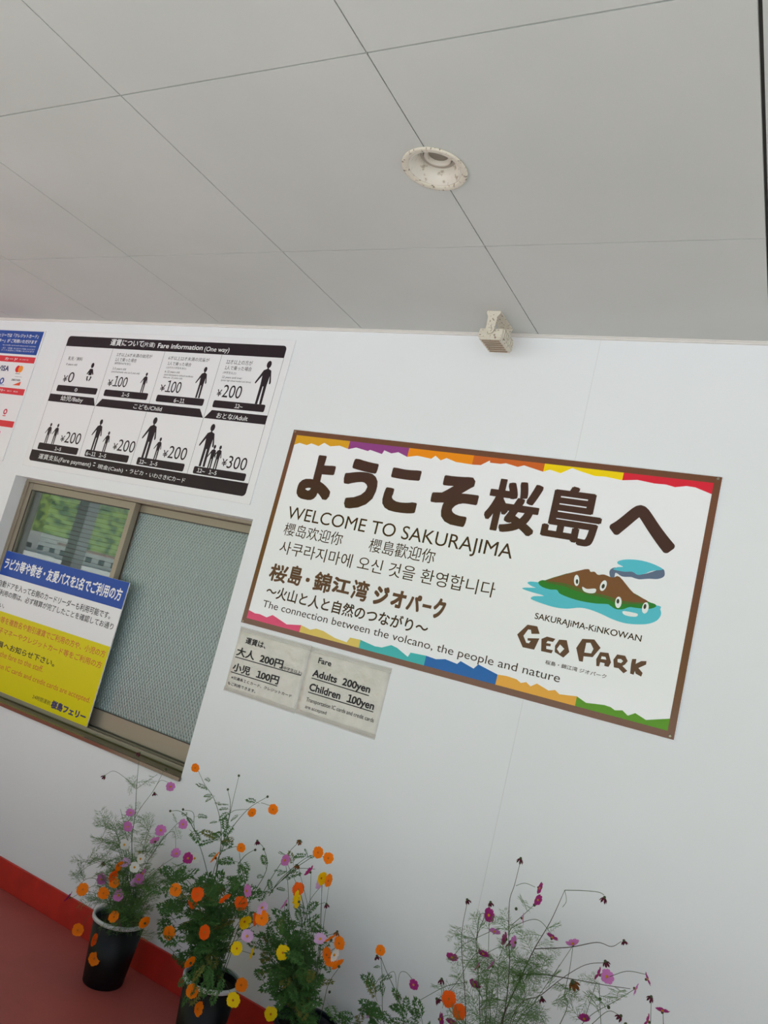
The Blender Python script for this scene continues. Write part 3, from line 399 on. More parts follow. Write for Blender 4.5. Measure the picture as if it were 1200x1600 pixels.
# ------------------------------------------------------------------ leaning notice board on the sill rail
nb = tag(empty('notice_board', (-3.70, .085, .862)), 'blue, white and yellow notice board standing on the window sill', 'sign')
NX0, NX1, NZ0, NZ1 = -4.229, -3.166, .8625, 1.644
m_yel = mat('notice_yellow', (226, 214, 0), .3, spec=.2); m_blu = mat('notice_blue', (40, 80, 170), .3, spec=.25)
MB().box(NX0, NX1, .0826, .0895, NZ0, NZ1, .0008).build('board', P['white'], nb)
flat('blue_band', [[(NX0+.0008, 1.4955), (NX1-.0008, 1.4955), (NX1-.0008, NZ1-.0008), (NX0+.0008, NZ1-.0008)]], .0823, m_blu, nb)['label'] = 'blue heading band'
flat('yellow_band', [[(NX0+.0008, NZ0+.0008), (NX1-.0008, NZ0+.0008), (NX1-.0008, 1.2905), (NX0+.0008, 1.2905)]], .0823, m_yel, nb)['label'] = 'yellow lower field'
for it in NOTICE_TEXT: letter(it, .0820, P, nb)

# ------------------------------------------------------------------ laminated paper notes
m_lam = mat('laminated_paper', (214, 212, 202), .12, noise=(14, (203, 202, 192), .35, .6), bump=(16, .5), spec=.7)
m_tape = mat('clear_tape', (196, 198, 190), .08, bump=(60, .4), spec=.8)
def note(x0, x1, z0, z1, label, pred):
    o = tag(empty('laminated_note', ((x0+x1)/2, 0, z0)), label, 'notice', 'laminated fare notes under the welcome sign')
    g = bmesh.new(); bmesh.ops.create_grid(g, x_segments=16, y_segments=12, size=.5)
    for v in g.verts:
        X = x0+(x1-x0)*(v.co.x+.5); Z = z0+(z1-z0)*(v.co.y+.5); v.co = (X, -.0016-.0006*math.sin(X*31+Z*17)*math.sin(Z*23), Z)
    r = bmesh.ops.extrude_face_region(g, geom=g.faces[:])
    for v in [e for e in r['geom'] if isinstance(e, bmesh.types.BMVert)]: v.co.y = -.0002
    bmesh.ops.recalc_face_normals(g, faces=g.faces[:])
    me = bpy.data.meshes.new('sheet'); g.to_mesh(me); g.free(); link('sheet', me, m_lam, o, True)
    for (a, c, d, e) in ((x0-.002, x1+.002, z1-.02, z1+.004), (x0-.002, x1+.002, z0-.004, z0+.018)):
        MB().box(a, c, -.0029, -.0025, d, e).build('tape', mt, o)
    for it in NOTE_TEXT:
        if pred(it[1]): letter(it, -.0031, P, o)
    for a in NOTE_LINES:
        if pred(a[0]): flat('underline', [[(a[0], a[1]-.0022), (a[2], a[3]-.0022), (a[2], a[3]+.0018), (a[0], a[1]+.0018)]], -.0031, P['k'], o)
mt = bpy.data.materials.new('clear_tape'); mt.use_nodes = True; n = mt.node_tree; bs = n.nodes['Principled BSDF']; bs.inputs['Roughness'].default_value = .06; bs.inputs['Alpha'].default_value = .22; bs.inputs['Base Color'].default_value = (.8, .8, .76, 1)
note(-2.296, -1.886, 1.279, 1.579, 'laminated paper fare note in Japanese, left of the pair under the welcome sign', lambda x: x < -1.87)
note(-1.884, -1.470, 1.281, 1.578, 'laminated paper fare note in English, right of the pair under the welcome sign', lambda x: x > -1.87)

# ------------------------------------------------------------------ payment card board at the far left
cb = tag(empty('payment_board', (-4.72, 0, 2.166)), 'white payment card board with blue heading and red bands left of the fare board', 'sign')
CX0, CX1, CZ0, CZ1 = -5.03, -4.4185, 2.166, 3.042
MB().box(CX0, CX1, -.006, -.0008, CZ0, CZ1, .0008).build('board', m_fb, cb)
mr = mat('payment_red', (222, 46, 60), .3); mb = mat('payment_blue', (24, 72, 160), .3); mp = mat('payment_pink', (226, 90, 150), .3)
def rect(n_, x0, x1, z0, z1, m, y=-.0063): return flat(n_, [[(x0, z0), (x1, z0), (x1, z1), (x0, z1)]], y, m, cb)
rect('heading_band', CX0+.012, -4.430, 2.872, 3.034, mb); rect('red_band', CX0+.012, -4.427, 2.816, 2.857, mr); rect('red_band', CX0+.012, -4.427, 2.599, 2.641, mr); rect('red_band', CX0+.012, -4.426, 2.384, 2.425, mr)
for it in CARD_TEXT:
    letter(it, -.0066, P, cb)
for zz, n_ in ((2.927, 'by credit card and electronic money'), (2.905, '・窓口  ・券売機   有人窓口でご利用いただけます'), (2.890, 'タッチ決済もご利用いただけます')): letter((n_, -4.80, -4.462, zz+.008, zz, 'l', 'white', 0), -.0066, P, cb)
letter(('カード', -4.73, -4.60, 2.846, 2.826, 'c', 'white', .02), -.0066, P, cb); letter(('窓口  券売機  売店', -4.58, -4.49, 2.841, 2.833, 'c', 'white', 0), -.0066, P, cb)
letter(('窓口  売店', -4.60, -4.49, 2.624, 2.615, 'c', 'white', 0), -.0066, P, cb); letter(('電子マネー', -4.73, -4.62, 2.63, 2.61, 'c', 'white', .02), -.0066, P, cb)
def disc(n_, x, zz, r, m, y=-.0064, hole=0):
    L = [[(x+r*math.cos(a), zz+r*math.sin(a)) for a in [i*math.pi/14 for i in range(28)]]]
    if hole: L.append([(x+hole*math.cos(a), zz+hole*1.3*math.sin(a)) for a in [i*math.pi/14 for i in range(28)]])
    return flat(n_, L, y, m, cb)
disc('card_logo', -4.5655, 2.772, .0235, mat('card_red', (228, 30, 40), .3)); disc('card_logo', -4.538, 2.772, .0235, mat('card_orange', (247, 150, 30), .3), -.0066)
rect('caption_line', -4.575, -4.53, 2.739, 2.742, P['k'])
flat('card_logo', [[(-4.566, 2.662), (-4.493, 2.662), (-4.493, 2.689)]], -.0064, mat('card_flare', (232, 84, 40), .3), cb)
rect('rule_line', -4.57, -4.50, 2.719, 2.7205, P['k'])
disc('card_logo', -4.685, 2.683, .022, mb, hole=.010); rect('caption_line', -4.71, -4.65, 2.655, 2.658, mb)
disc('card_logo', -4.547, 2.482, .019, mat('card_crimson', (196, 20, 70), .3), hole=.008); rect('caption_line', -4.562, -4.532, 2.452, 2.458, mr)
rect('card_logo', -4.60, -4.527, 2.310, 2.352, mp)
letter(('Pay', -4.575, -4.535, 2.339, 2.322, 'l', 'white', .02), -.0066, P, cb)

# ------------------------------------------------------------------ downlight
dl = tag(empty('ceiling_downlight', (LX, LY, 3.119)), 'round weathered white recessed downlight set in the grey ceiling joint', 'ceiling light')
MB().lathe([(.0815, .001), (.1005, .0005), (.104, -.003), (.103, -.007), (.098, -.0085), (.088, -.007), (.0815, -.003)], (LX, LY, 3.119), 56, close=True).build('trim_ring', m_white, dl, True)
MB().lathe([(.0825, -.004), (.0805, -.004), (.058, .040), (.058, .042), (.0605, .042), (.083, -.001)], (LX, LY, 3.119), 56, close=True).build('reflector', m_cream, dl, True)
MB().lathe([(.059, .0405), (.041, .0405), (.041, .043), (.059, .043)], (LX, LY, 3.119), 48, close=True).build('inner_plate', mat('downlight_plate', (176, 170, 158), .5), dl)
MB().lathe([(.044, .036), (.036, .036), (.033, .047), (.030, .056), (.044, .056)], (LX, LY, 3.119), 48, close=True).build('socket_ring', m_cream, dl, True)
MB().lathe([(.0402, .0405), (.0408, .0405), (.0465, .0395), (.0465, .0415), (.0408, .0415)], (LX, LY, 3.119), 48, close=True).build('gap_ring', m_alu_d, dl)
MB().lathe([(0, .049), (.033, .049), (.033, .056), (0, .056)], (LX, LY, 3.119), 40).build('lens', m_lens, dl)
# ------------------------------------------------------------------ bracketed box under the ceiling, by the wall
sn = tag(empty('ceiling_sensor', (-1.29, -.15, 3.119)), 'weathered white box on a bracket under the ceiling above the welcome sign', 'sensor')
br = MB(); br.box(-1.323, -1.262, -.222, -.058, 3.1155, 3.119)
def strap(y0, y1):
    br.slab([(-1.324, 3.1155), (-1.261, 3.1155), (-1.262, 3.108), (-1.272, 3.094), (-1.274, 3.036), (-1.279, 3.024), (-1.288, 3.018), (-1.298, 3.018), (-1.307, 3.024), (-1.312, 3.036), (-1.314, 3.094), (-1.323, 3.108)], y0, y1)
strap(-.222, -.219); strap(-.061, -.058)
br.build('bracket', m_white, sn)
bx = MB(); bx.box(-1.343, -1.238, -.212, -.068, 3.006, 3.046, .003); bx.box(-1.338, -1.243, -.207, -.073, 2.999, 3.008)
bx.build('housing', m_white, sn)
lv = MB()
for k in range(6): lv.box(-1.330, -1.251, -.196+k*.0205, -.186+k*.0205, 2.9965, 2.9995)
lv.build('louvre', mat('louvre_tan', (150, 134, 114), .7), sn)  # slats in one even tan, darker than the housing
for y in (-.225, -.055):
    b = MB(); bmesh.ops.create_cone(b.b, cap_ends=True, segments=12, radius1=.009, radius2=.009, depth=.008, matrix=Matrix.Translation((-1.293, y, 3.033)) @ Matrix.Rotation(math.pi/2, 4, 'X')); b.build('bolt', m_white, sn)
b = MB(); b.box(-1.262, -1.232, -.19, -.09, 3.046, 3.05)
for k in range(7): b.box(-1.237, -1.233, -.205+k*.019, -.195+k*.019, 3.010, 3.044)
b.build('vent_fin', m_white, sn)
# ------------------------------------------------------------------ cosmos plants
def fcol(rgb, tl=.35):
    m = bpy.data.materials.new('petal'); m.use_nodes = True; n = m.node_tree; b = n.nodes['Principled BSDF']; o = n.nodes['Material Output']
    b.inputs['Base Color'].default_value = lin(rgb); b.inputs['Roughness'].default_value = .6; b.inputs['Specular IOR Level'].default_value = .2
    t = n.nodes.new('ShaderNodeBsdfTranslucent'); t.inputs['Color'].default_value = lin(rgb); x = n.nodes.new('ShaderNodeMixShader'); x.inputs[0].default_value = tl
    n.links.new(b.outputs[0], x.inputs[1]); n.links.new(t.outputs[0], x.inputs[2]); n.links.new(x.outputs[0], o.inputs[0]); return m
FC = {'orange': (255, 138, 12), 'deep': (250, 104, 18), 'yellow': (248, 214, 8), 'pink': (214, 132, 200), 'pale': (222, 184, 226), 'magenta': (176, 52, 132), 'white': (236, 238, 232), 'dark': (92, 30, 52), 'brown': (120, 72, 30)}
MF = {k: fcol(v) for k, v in FC.items()}
m_stem = mat('stem_green', (58, 84, 44), .6); m_stem_d = mat('stem_dark', (66, 62, 48), .6)
m_leaf_s = fcol((76, 116, 60), .3); m_leaf_b = fcol((100, 138, 76), .3); m_leaf_y = fcol((120, 124, 62), .3)
m_cent = mat('flower_center_yellow', (214, 150, 20), .8, bump=(900, .5)); m_cent_d = mat('flower_center_dark', (204, 116, 14), .8, bump=(900, .5)); m_cal = mat('calyx', (60, 74, 40), .7)
def petals(n, wid, notch, cup, gap, rnd, m):
    """unit radius flower facing +Z: n petals with toothed tips"""
    g = bmesh.new(); rd = random.Random(rnd)
    for k in range(n):
        a = 2*math.pi*k/n+rd.uniform(-.08, .08); L = rd.uniform(.9, 1.05); tw = rd.uniform(-.12, .12); lift = .02*(k % 2)
        def V(r, s, dz=0):
            x, y = r*L, s; return g.verts.new((x*math.cos(a)-y*math.sin(a), x*math.sin(a)+y*math.cos(a), lift+cup*r*r+dz+tw*s*r))
        w = wid
        rows = [(.12, .3*w), (.4, .82*w), (.68, 1.05*w), (.86, .88*w)]
        prev = None
        for r_, ww in rows:
            c = [V(r_, -ww), V(r_, 0, -.03), V(r_, ww)]
            if prev:
                g.faces.new((prev[0], c[0], c[1], prev[1])); g.faces.new((prev[1], c[1], c[2], prev[2]))
            prev = c
        t = [V(.93-notch*.3, -.56*w), V(1.0, -.28*w), V(1-notch, 0, -.02), V(1.0, .28*w), V(.93-notch*.3, .56*w)]
        g.faces.new((prev[0], t[0], t[1], prev[1])); g.faces.new((prev[1], t[1], t[2])); g.faces.new((prev[1], t[2], t[3])); g.faces.new((prev[1], t[3], t[4], prev[2]))
    me = bpy.data.meshes.new('flower'); g.to_mesh(me); g.free(); me.materials.append(m)
    for p in me.polygons: p.use_smooth = True
    return me
def centre(r, h, m):
    b = MB(); b.lathe([(r*.8, -h*.6), (r, 0), (r*.85, h*.7), (r*.4, h), (0.00005, h*1.02)], n=12)
    me = b.mesh('flower_center'); me.materials.append(m); return me
FM = {}
for c in ('orange', 'deep', 'yellow'): FM[c] = [petals(8, .35, .12, rn*.05, 0, rn, MF[c]) for rn in (1, 3, 5)]
for c in ('pink', 'pale', 'magenta', 'white'): FM[c] = [petals(8, .31, .12, .08+rn*.05, 0, rn, MF[c]) for rn in (1, 2, 4)]
for c in ('dark', 'brown'): FM[c] = [petals(7, .26, .2, -.7-rn*.25, 0, rn, MF[c]) for rn in (1, 2)]
CM = {'s': centre(.15, .12, m_cent_d), 'b': centre(.2, .14, m_cent), 'c': centre(.34, .35, m_cal)}
bud = MB(); bud.lathe([(.00005, -1), (.6, -.8), (1, -.1), (.8, .5), (.35, .95), (.00005, 1)], n=8); bud_me = bud.mesh('bud'); bud_me.materials.append(m_cal)
for p in bud_me.polygons: p.use_smooth = True
def fine_leaf(seed):
    rd = random.Random(seed); b = MB(); w = .008
    sp = [Vector((.06*math.sin(t*2.2+seed), t, .10*math.sin(t*2.6))) for t in [i/8 for i in range(9)]]
    b.tube(sp, w*1.3, w*.7, 3)
    for i in range(1, 8):
        for sd in (-1, 1):
            L = .46*math.sin(math.pi*(.25+.62*i/8))*rd.uniform(.7, 1.15); an = rd.uniform(.5, .95)
            d = Vector((sd*math.cos(an-.15), math.sin(an), rd.uniform(-.35, .35))).normalized(); p = sp[i]; q = p+d*L
            b.tube([p, p+d*L*.5+Vector((0, .03*L, 0)), q], w, w*.5, 3)
            for s2 in (-1, 1):
                d2 = (d+Vector((-sd*.25*s2, .75*s2*.6, rd.uniform(-.3, .3)))).normalized(); st = p+d*L*rd.uniform(.35, .6); b.tube([st, st+d2*L*.5], w*.8, w*.4, 3)
    me = b.mesh('leaf'); return me
def fern_leaf(seed):
    rd = random.Random(seed); g = bmesh.new()
    def lobe(p, d, L, w):
        sd = Vector((-d.y, d.x, 0)).normalized()*w; t = p+d*L+Vector((0, 0, -.12*L)); mpt = p+d*L*.5+Vector((0, 0, .02))
        a = [g.verts.new(v) for v in (p, mpt-sd, t, mpt+sd)]; g.faces.new(a)
    sp = [Vector((0, t, .12*math.sin(t*2.5)-.10*t*t)) for t in [i/6 for i in range(7)]]
    for p, q in zip(sp, sp[1:]):
        s_ = Vector((.012, 0, 0)); g.faces.new([g.verts.new(v) for v in (p-s_, q-s_, q+s_, p+s_)])
    for i in range(2, 7):
        Lb = .40*math.sin(math.pi*(.18+.66*i/6.5))
        for sd in (-1, 1):
            an = rd.uniform(.65, .9); d = Vector((sd*math.cos(an), math.sin(an), rd.uniform(-.1, .2))).normalized(); p = sp[i]
            lobe(p, d, Lb, .042)
            for f_, s2 in ((.3, 1), (.5, -1), (.6, 1)):
                d2 = (d+Vector((-d.y, d.x, 0))*.8*s2).normalized(); lobe(p+d*Lb*f_, d2, Lb*.45, .028)
    lobe(sp[-1], Vector((0, 1, 0)), .3, .06)
    me = bpy.data.meshes.new('leaf'); g.to_mesh(me); g.free(); return me
LM = {'b': [fine_leaf(s_) for s_ in range(4)], 's': [fern_leaf(s_) for s_ in range(4)]}
for me in LM['b']: me.materials.append(m_leaf_b)
for me in LM['s']: me.materials.append(m_leaf_s)
LMY = [m_.copy() for m_ in LM['s'][:2]]
for me in LMY: me.materials.clear(); me.materials.append(m_leaf_y)
def at(px, py, y):
    """point on the plane at depth y that the photograph shows at (px, py)"""
    d = RR*((px-600)/FPX)+UU*((800-py)/FPX)+_f
    return CAM+d*((y-CAM.y)/d.y)
def smooth_line(P, k=5):
    P = [P[0]+(P[0]-P[1])]+P+[P[-1]+(P[-1]-P[-2])]; out = []
    for i in range(1, len(P)-2):
        p0, p1, p2, p3 = P[i-1:i+3]
        for j in range(k):
            t = j/k; out.append(.5*((2*p1)+(p2-p0)*t+(2*p0-5*p1+4*p2-p3)*t*t+(3*p1-p0-3*p2+p3)*t**3))
    out.append(P[-2]); return out
class Plant:
    def __init__(s, x, y, label, h=.27, rt=.118, rb=.088, potm=None, rim=None, seed=1, group='potted cosmos plants along the wall'):
        s.r = tag(empty('potted_cosmos', (x, y, 0)), label, 'plant', group); s.x, s.y, s.h = x, y, h; s.rd = random.Random(seed); s.n = 0
        potm = potm or m_black
        c = (x, y, 0)
        MB().lathe([(rb*.96, 0), (rb, .004), (rt*.985, h-.016), (rt*.95, h-.016), (rb*.9, .02), (0, .02)], c, 40).build('pot', potm, s.r, True)
        MB().lathe([(rt*.95, h-.018), (rt*1.0, h-.018), (rt*1.055, h-.014), (rt*1.06, h-.003), (rt*1.04, h), (rt*.97, h), (rt*.95, h-.004)], c, 40, close=True).build('pot_rim', rim or m_rim, s.r, True)
        MB().lathe([(0.0001, h-.045), (rt*.90, h-.045), (rt*.90, h-.038), (.0001, h-.036)], c, 24).build('soil', m_soil, s.r)
    def base(s):
        a = s.rd.uniform(0, 6.28); q = s.rd.uniform(0, .05); return Vector((s.x+q*math.cos(a), s.y+q*math.sin(a), s.h-.04))
    def put(s, name, me, p, rot, sc, parent=None):
        o = bpy.data.objects.new(name, me); COL.objects.link(o); o.parent = parent or s.r
        o.location = p-Vector(s.r.location) if parent is None else p
        o.rotation_euler = rot; o.scale = (sc, sc, sc) if not isinstance(sc, tuple) else sc; return o
    def stem(s, pts, r0=.0016, r1=.0008, m=None, leaves=0, kind='s', size=.085, t0=.15, t1=.95):
        """pts: world points, smoothed into one stem carrying leaves"""
        P_ = smooth_line(pts); 
        MB().tube(P_, r0, r1, 5).build('stem', m or m_stem, s.r, True)
        for k in range(leaves):
            t = s.rd.uniform(t0, t1)*(len(P_)-1.01); i = int(t); p = P_[i].lerp(P_[i+1], t-i)
            s.leaf(p, kind, size*s.rd.uniform(.7, 1.2))
        return P_
    def leaf(s, p, kind, size, d=None):
        if s.n >= 290: return
        s.n += 1
        if d is None: d = Vector((s.rd.uniform(-1, 1), s.rd.uniform(-1, .45), s.rd.uniform(-.35, .8))).normalized()
        if p.y+d.y*size > -.012: d.y = -abs(d.y)
        if p.y+abs(d.y)*0 > -.02: p = Vector((p.x, -.02, p.z))
        up = Vector((s.rd.uniform(-.4, .4), -.5, 1)).normalized()
        X = d.cross(up).normalized(); Z = X.cross(d); R = Matrix((X, d, Z)).transposed().to_euler()
        me = s.rd.choice(LM[kind] if not (kind == 's' and s.rd.random() < .08) else LMY)
        s.put('leaf', me, p, R, size)
    def flower(s, p, c, size=None, face='f', d=None):
        rd = s.rd
        if d is None:
            if face == 'f': d = (CAM-p).normalized()+Vector((rd.uniform(-.45, .45), rd.uniform(-.3, .2), rd.uniform(-.1, .5)))
            elif face == 's': d = Vector((rd.choice((-1, 1))*rd.uniform(.6, 1), rd.uniform(-.5, .3), rd.uniform(-.2, .6)))
            else: d = Vector((rd.uniform(-.4, .4), rd.uniform(-.4, .1), 1))
        d = d.normalized(); kind = 's' if c in ('orange', 'deep', 'yellow') else 'b'
        if c in ('dark', 'brown'):
            size = size or .013; kind = 'c'; d = Vector((rd.uniform(-.6, .6), rd.uniform(-.5, .1), rd.uniform(.3, 1))).normalized()
        size = size or (.0255 if kind == 's' else .0245)
        if p.y > -.035: p = Vector((p.x, -.035, p.z))
        if c == 'bud':
            s.put('bud', bud_me, p, (rd.uniform(-.5, .5), rd.uniform(-.5, .5), 0), .0052); return
        R = d.to_track_quat('Z', 'Y').to_euler()
        o = s.put('flower', rd.choice(FM[c]), p, R, size*rd.uniform(.93, 1.07)); 
        s.put('flower_center', CM[kind], Vector((0, 0, .015)), (0, 0, 0), 1.0, o)
        cl = s.put('calyx', CM['c'], Vector((0, 0, -.12)), (math.pi, 0, 0), .55, o)
def F(s, L, T, yb, jit=.05):
    """flowers on their own thin stalks: (x, y, colour, face) read in a photo crop T = (x0, y0, scale)"""
    for f_ in L:
        x, y, c = f_[:3]; fc = f_[3] if len(f_) > 3 else 'f'
        p = at(T[0]+x*T[2], T[1]+y*T[2], yb+s.rd.uniform(-jit, jit))
        s.flower(p, c, .0205 if fc == 'n' and c in ('orange', 'pink', 'magenta') else None, 'f' if fc == 'n' else fc)
        if fc != 'n':
            b0 = s.base(); top = p+Vector((0, .012, -.006))
            k = s.rd.uniform(.45, .7); mid = b0.lerp(top, k)+Vector((0, 0, .05)); mid.x = b0.x+(top.x-b0.x)*k*.75
            if p.z < s.h+.05:
                mid = Vector(((b0.x+top.x)/2, (b0.y+top.y)/2-.02, s.h+.09))
            s.stem([b0, b0.lerp(mid, .5)+Vector((0, 0, .02)), mid, top], .0014, .0007)
def S(s, T, y, pts, r0=.0015, r1=.0008, leaves=0, kind='s', size=.08, m=None, root=False, dy=0, t0=.1, t1=.95):
    n = len(pts); w = [at(T[0]+a*T[2], T[1]+b_*T[2], y+dy*i/(n-1)) for i, (a, b_) in enumerate(pts)]
    if root: w = w+[s.base()]
    s.stem(w, r1, r0, m, leaves, kind, size, t0, t1)
Z6 = (80, 1160, .4); Z7 = (500, 1300, .5)

# plant 1: tall feathery pink and white cosmos with some orange flowers, farthest left
p1 = Plant(-2.355, -.20, 'potted cosmos with feathery leaves and pink, white and orange flowers, farthest left', .27, .112, .085, seed=11)
y1 = -.22
S(p1, Z6, y1, [(345, 40), (338, 120), (333, 180), (328, 280), (315, 380), (318, 500), (315, 640)], .0022, .0009, 12, 'b', .07, root=True, t0=.2)
S(p1, Z6, y1, [(210, 128), (245, 112), (290, 140), (330, 182)], .001, .0007); S(p1, Z6, y1, [(415, 125), (370, 155), (333, 182)], .001, .0007, 2, 'b', .04)
S(p1, Z6, y1, [(455, 155), (425, 150), (395, 195), (350, 255), (325, 300)], .0012, .0007, 3, 'b', .045); S(p1, Z6, y1, [(440, 110), (415, 160), (395, 195)], .001, .0007)
S(p1, Z6, y1, [(515, 300), (480, 330), (420, 400), (370, 480), (330, 600)], .0013, .0007, 6, 'b', .07); S(p1, Z6, y1, [(487, 420), (480, 350), (440, 370), (390, 450)], .001, .0007, 2, 'b', .06)
for pts in ([(200, 370), (230, 320), (280, 420), (300, 560)], [(215, 440), (250, 400), (290, 500), (305, 600)], [(100, 520), (150, 480), (220, 470), (280, 560), (310, 650)], [(95, 570), (150, 530), (230, 560), (290, 650)], [(400, 300), (370, 380), (345, 480), (325, 620)], [(440, 470), (400, 520), (350, 600), (325, 660)], [(270, 260), (290, 340), (305, 460), (312, 600)], [(500, 530), (440, 540), (380, 600), (335, 680)], [(130, 600), (190, 620), (250, 640), (300, 690)], [(380, 330), (350, 400), (330, 520), (320, 640)], [(250, 330), (275, 430), (300, 540), (312, 640)]):
    S(p1, Z6, y1+p1.rd.uniform(-.06, .06), pts, .0015, .0007, 15, 'b', .085, root=True)
for k in range(60):
    q = at(80+.4*p1.rd.gauss(318, 62), 1160+.4*p1.rd.gauss(560, 75), y1+p1.rd.uniform(-.10, .06)); p1.leaf(q, 'b', p1.rd.uniform(.06, .1))
for k in range(26):
    q = at(80+.4*p1.rd.uniform(250, 360), 1160+.4*p1.rd.uniform(600, 760), -.27+p1.rd.uniform(-.06, .04)); p1.leaf(q, 'b', p1.rd.uniform(.06, .09))
F(p1, [(208, 132, 'dark', 'n'), (465, 173, 'pink', 'n'), (403, 198, 'dark', 'n'), (345, 42, 'dark', 'n'), (448, 105, 'bud', 'n'), (515, 320, 'pink', 'n'), (308, 275, 'pink', 'n'), (298, 330, 'pink', 's'), (427, 343, 'pink'), (290, 470, 'pale'), (342, 535, 'pink'), (355, 512, 'pink', 's'), (262, 598, 'pink'), (70, 605, 'magenta', 's'), (487, 435, 'pink'), (534, 453, 'magenta'), (560, 453, 'white'), (345, 428, 'white'), (325, 488, 'white'), (348, 455, 'white', 's'), (285, 400, 'white', 's'), (205, 470, 'dark', 's'), (255, 712, 'magenta'), (330, 548, 'pale', 's'), (195, 535, 'pink', 's'), (405, 385, 'pink', 's')], Z6, y1-.08)
F(p1, [(123, 575, 'orange'), (203, 590, 'orange'), (245, 548, 'orange'), (262, 482, 'orange', 's'), (238, 520, 'deep', 's'), (245, 682, 'orange'), (103, 733, 'orange'), (167, 772, 'deep', 's'), (168, 845, 'orange'), (365, 705, 'orange', 's')], Z6, y1-.13)

# plant 2: orange cosmos, second pot
p2 = Plant(-1.76, -.29, 'potted orange cosmos in a black pot with white rim, second from the left', .29, .108, .085, seed=22)
y2 = -.30
D = m_stem_d
for pts, lv in (([(575, 112), (600, 165), (640, 230), (665, 355), (640, 540), (600, 680)], 3), ([(733, 132), (705, 250), (680, 360), (655, 450), (635, 560), (610, 700)], 3), ([(690, 187), (700, 250), (682, 355)], 1), ([(845, 212), (770, 260), (700, 345), (660, 440)], 1), ([(515, 264), (555, 275), (560, 340), (600, 470), (620, 600)], 3), ([(467, 268), (500, 268), (530, 290), (560, 345)], 1), ([(735, 430), (740, 470), (755, 560), (700, 700)], 4), ([(805, 388), (830, 415), (840, 500), (760, 650)], 3), ([(740, 405), (700, 412), (655, 445), (620, 600)], 3), ([(797, 418), (760, 440), (730, 475)], 0)):
    S(p2, Z6, y2+.04, pts, .0017, .0008, lv, 's', .05, root=pts[-1][1] > 590, t0=.25, t1=.6)
S(p2, Z6, y2+.04, [(862, 250), (835, 240), (820, 236)], .001, .0007); S(p2, Z6, y2+.04, [(785, 265), (760, 262), (720, 265), (700, 275)], .001, .0007)
for q_, n_ in (((665, 385), 5), ((640, 210), 2), ((705, 265), 2), ((735, 470), 4), ((745, 280), 1), ((815, 240), 1), ((598, 140), 1), ((540, 340), 1)):
    for k in range(n_): p2.leaf(at(80+.4*q_[0], 1160+.4*q_[1], y2+.03), 's', p2.rd.uniform(.035, .055) if q_[1] < 330 else .075, Vector((p2.rd.uniform(-1, 1), -.3, p2.rd.uniform(-.5, .4))).normalized())
for k in range(22):
    a = p2.rd.uniform(0, 1); tx_, ty_ = 430+a*380, 560+p2.rd.uniform(-70, 160)
    S(p2, Z6, y2+p2.rd.uniform(-.08, .1), [(tx_, ty_), ((tx_+620)/2+p2.rd.uniform(-30, 30), (ty_+720)/2-30), (610, 800)], .0015, .0008, 7, 's', .085, root=True, t0=0, t1=.85)
for k in range(85):
    q = at(80+.4*p2.rd.gauss(620, 85), 1160+.4*p2.rd.gauss(700, 75), y2+p2.rd.uniform(-.12, .08)); p2.leaf(q, 's', p2.rd.uniform(.06, .095))
for k in range(16):
    q = at(80+.4*p2.rd.uniform(560, 680), 1160+.4*p2.rd.uniform(850, 960), -.46+p2.rd.uniform(-.03, .02)); p2.leaf(q, 's', p2.rd.uniform(.05, .08), Vector((p2.rd.uniform(-.6, .6), -.3, -.8)).normalized())
F(p2, [(562, 100, 'orange', 'n'), (733, 130, 'bud', 'n'), (690, 184, 'bud', 'n'), (845, 212, 'bud', 'n'), (866, 262, 'orange', 'n'), (785, 275, 'orange', 'n'), (465, 268, 'bud', 'n'), (515, 262, 'bud', 'n'), (741, 412, 'orange', 'n'), (805, 385, 'dark', 'n'), (797, 420, 'bud', 'n'), (830, 417, 'bud', 'n')], Z6, y2+.03, .01)
F(p2, [(485, 577, 'orange'), (570, 592, 'deep'), (552, 620, 'deep', 's'), (740, 630, 'deep'), (822, 686, 'orange'), (795, 692, 'deep', 's'), (460, 745, 'orange'), (597, 742, 'deep', 's'), (543, 860, 'orange', 's'), (742, 948, 'orange'), (550, 972, 'orange'), (572, 1040, 'orange', 's'), (640, 450, 'orange', 's'), (725, 805, 'yellow'), (788, 825, 'yellow', 's'), (710, 1007, 'yellow'), (755, 700, 'yellow', 's'), (765, 757, 'pale'), (763, 580, 'pink', 's'), (823, 645, 'pale', 's'), (680, 615, 'deep', 's')], Z6, y2-.15)

# plant 3: yellow cosmos, third pot (dark blue), mostly below the frame
p3 = Plant(-1.36, -.22, 'potted yellow and orange cosmos in a dark blue pot, third from the left', .28, .118, .09, potm=m_bluep, rim=m_bluep, seed=33)
y3 = -.25
for pts, lv in (([(968, 388), (920, 440), (860, 530), (820, 600)], 4), ([(1040, 435), (990, 455), (900, 530), (850, 600)], 4), ([(1080, 455), (1040, 440), (1000, 460), (930, 510), (860, 580)], 3), ([(1030, 495), (960, 495), (900, 540)], 2), ([(1070, 625), (1030, 640), (1000, 680), (960, 800)], 4), ([(1055, 560), (1010, 620), (990, 700), (950, 860)], 3), ([(915, 465), (925, 560), (930, 700), (935, 860)], 6), ([(1115, 745), (1060, 755), (1010, 740), (960, 800)], 2), ([(1120, 790), (1070, 770), (1020, 760)], 1), ([(1120, 870), (1070, 865), (1010, 880), (960, 920)], 3), ([(965, 640), (985, 660), (970, 760), (945, 880)], 4), ([(910, 625), (915, 680), (925, 780)], 3)):
    S(p3, Z6, y3, pts, .0015, .0008, lv, 's', .055, root=pts[-1][1] > 750)
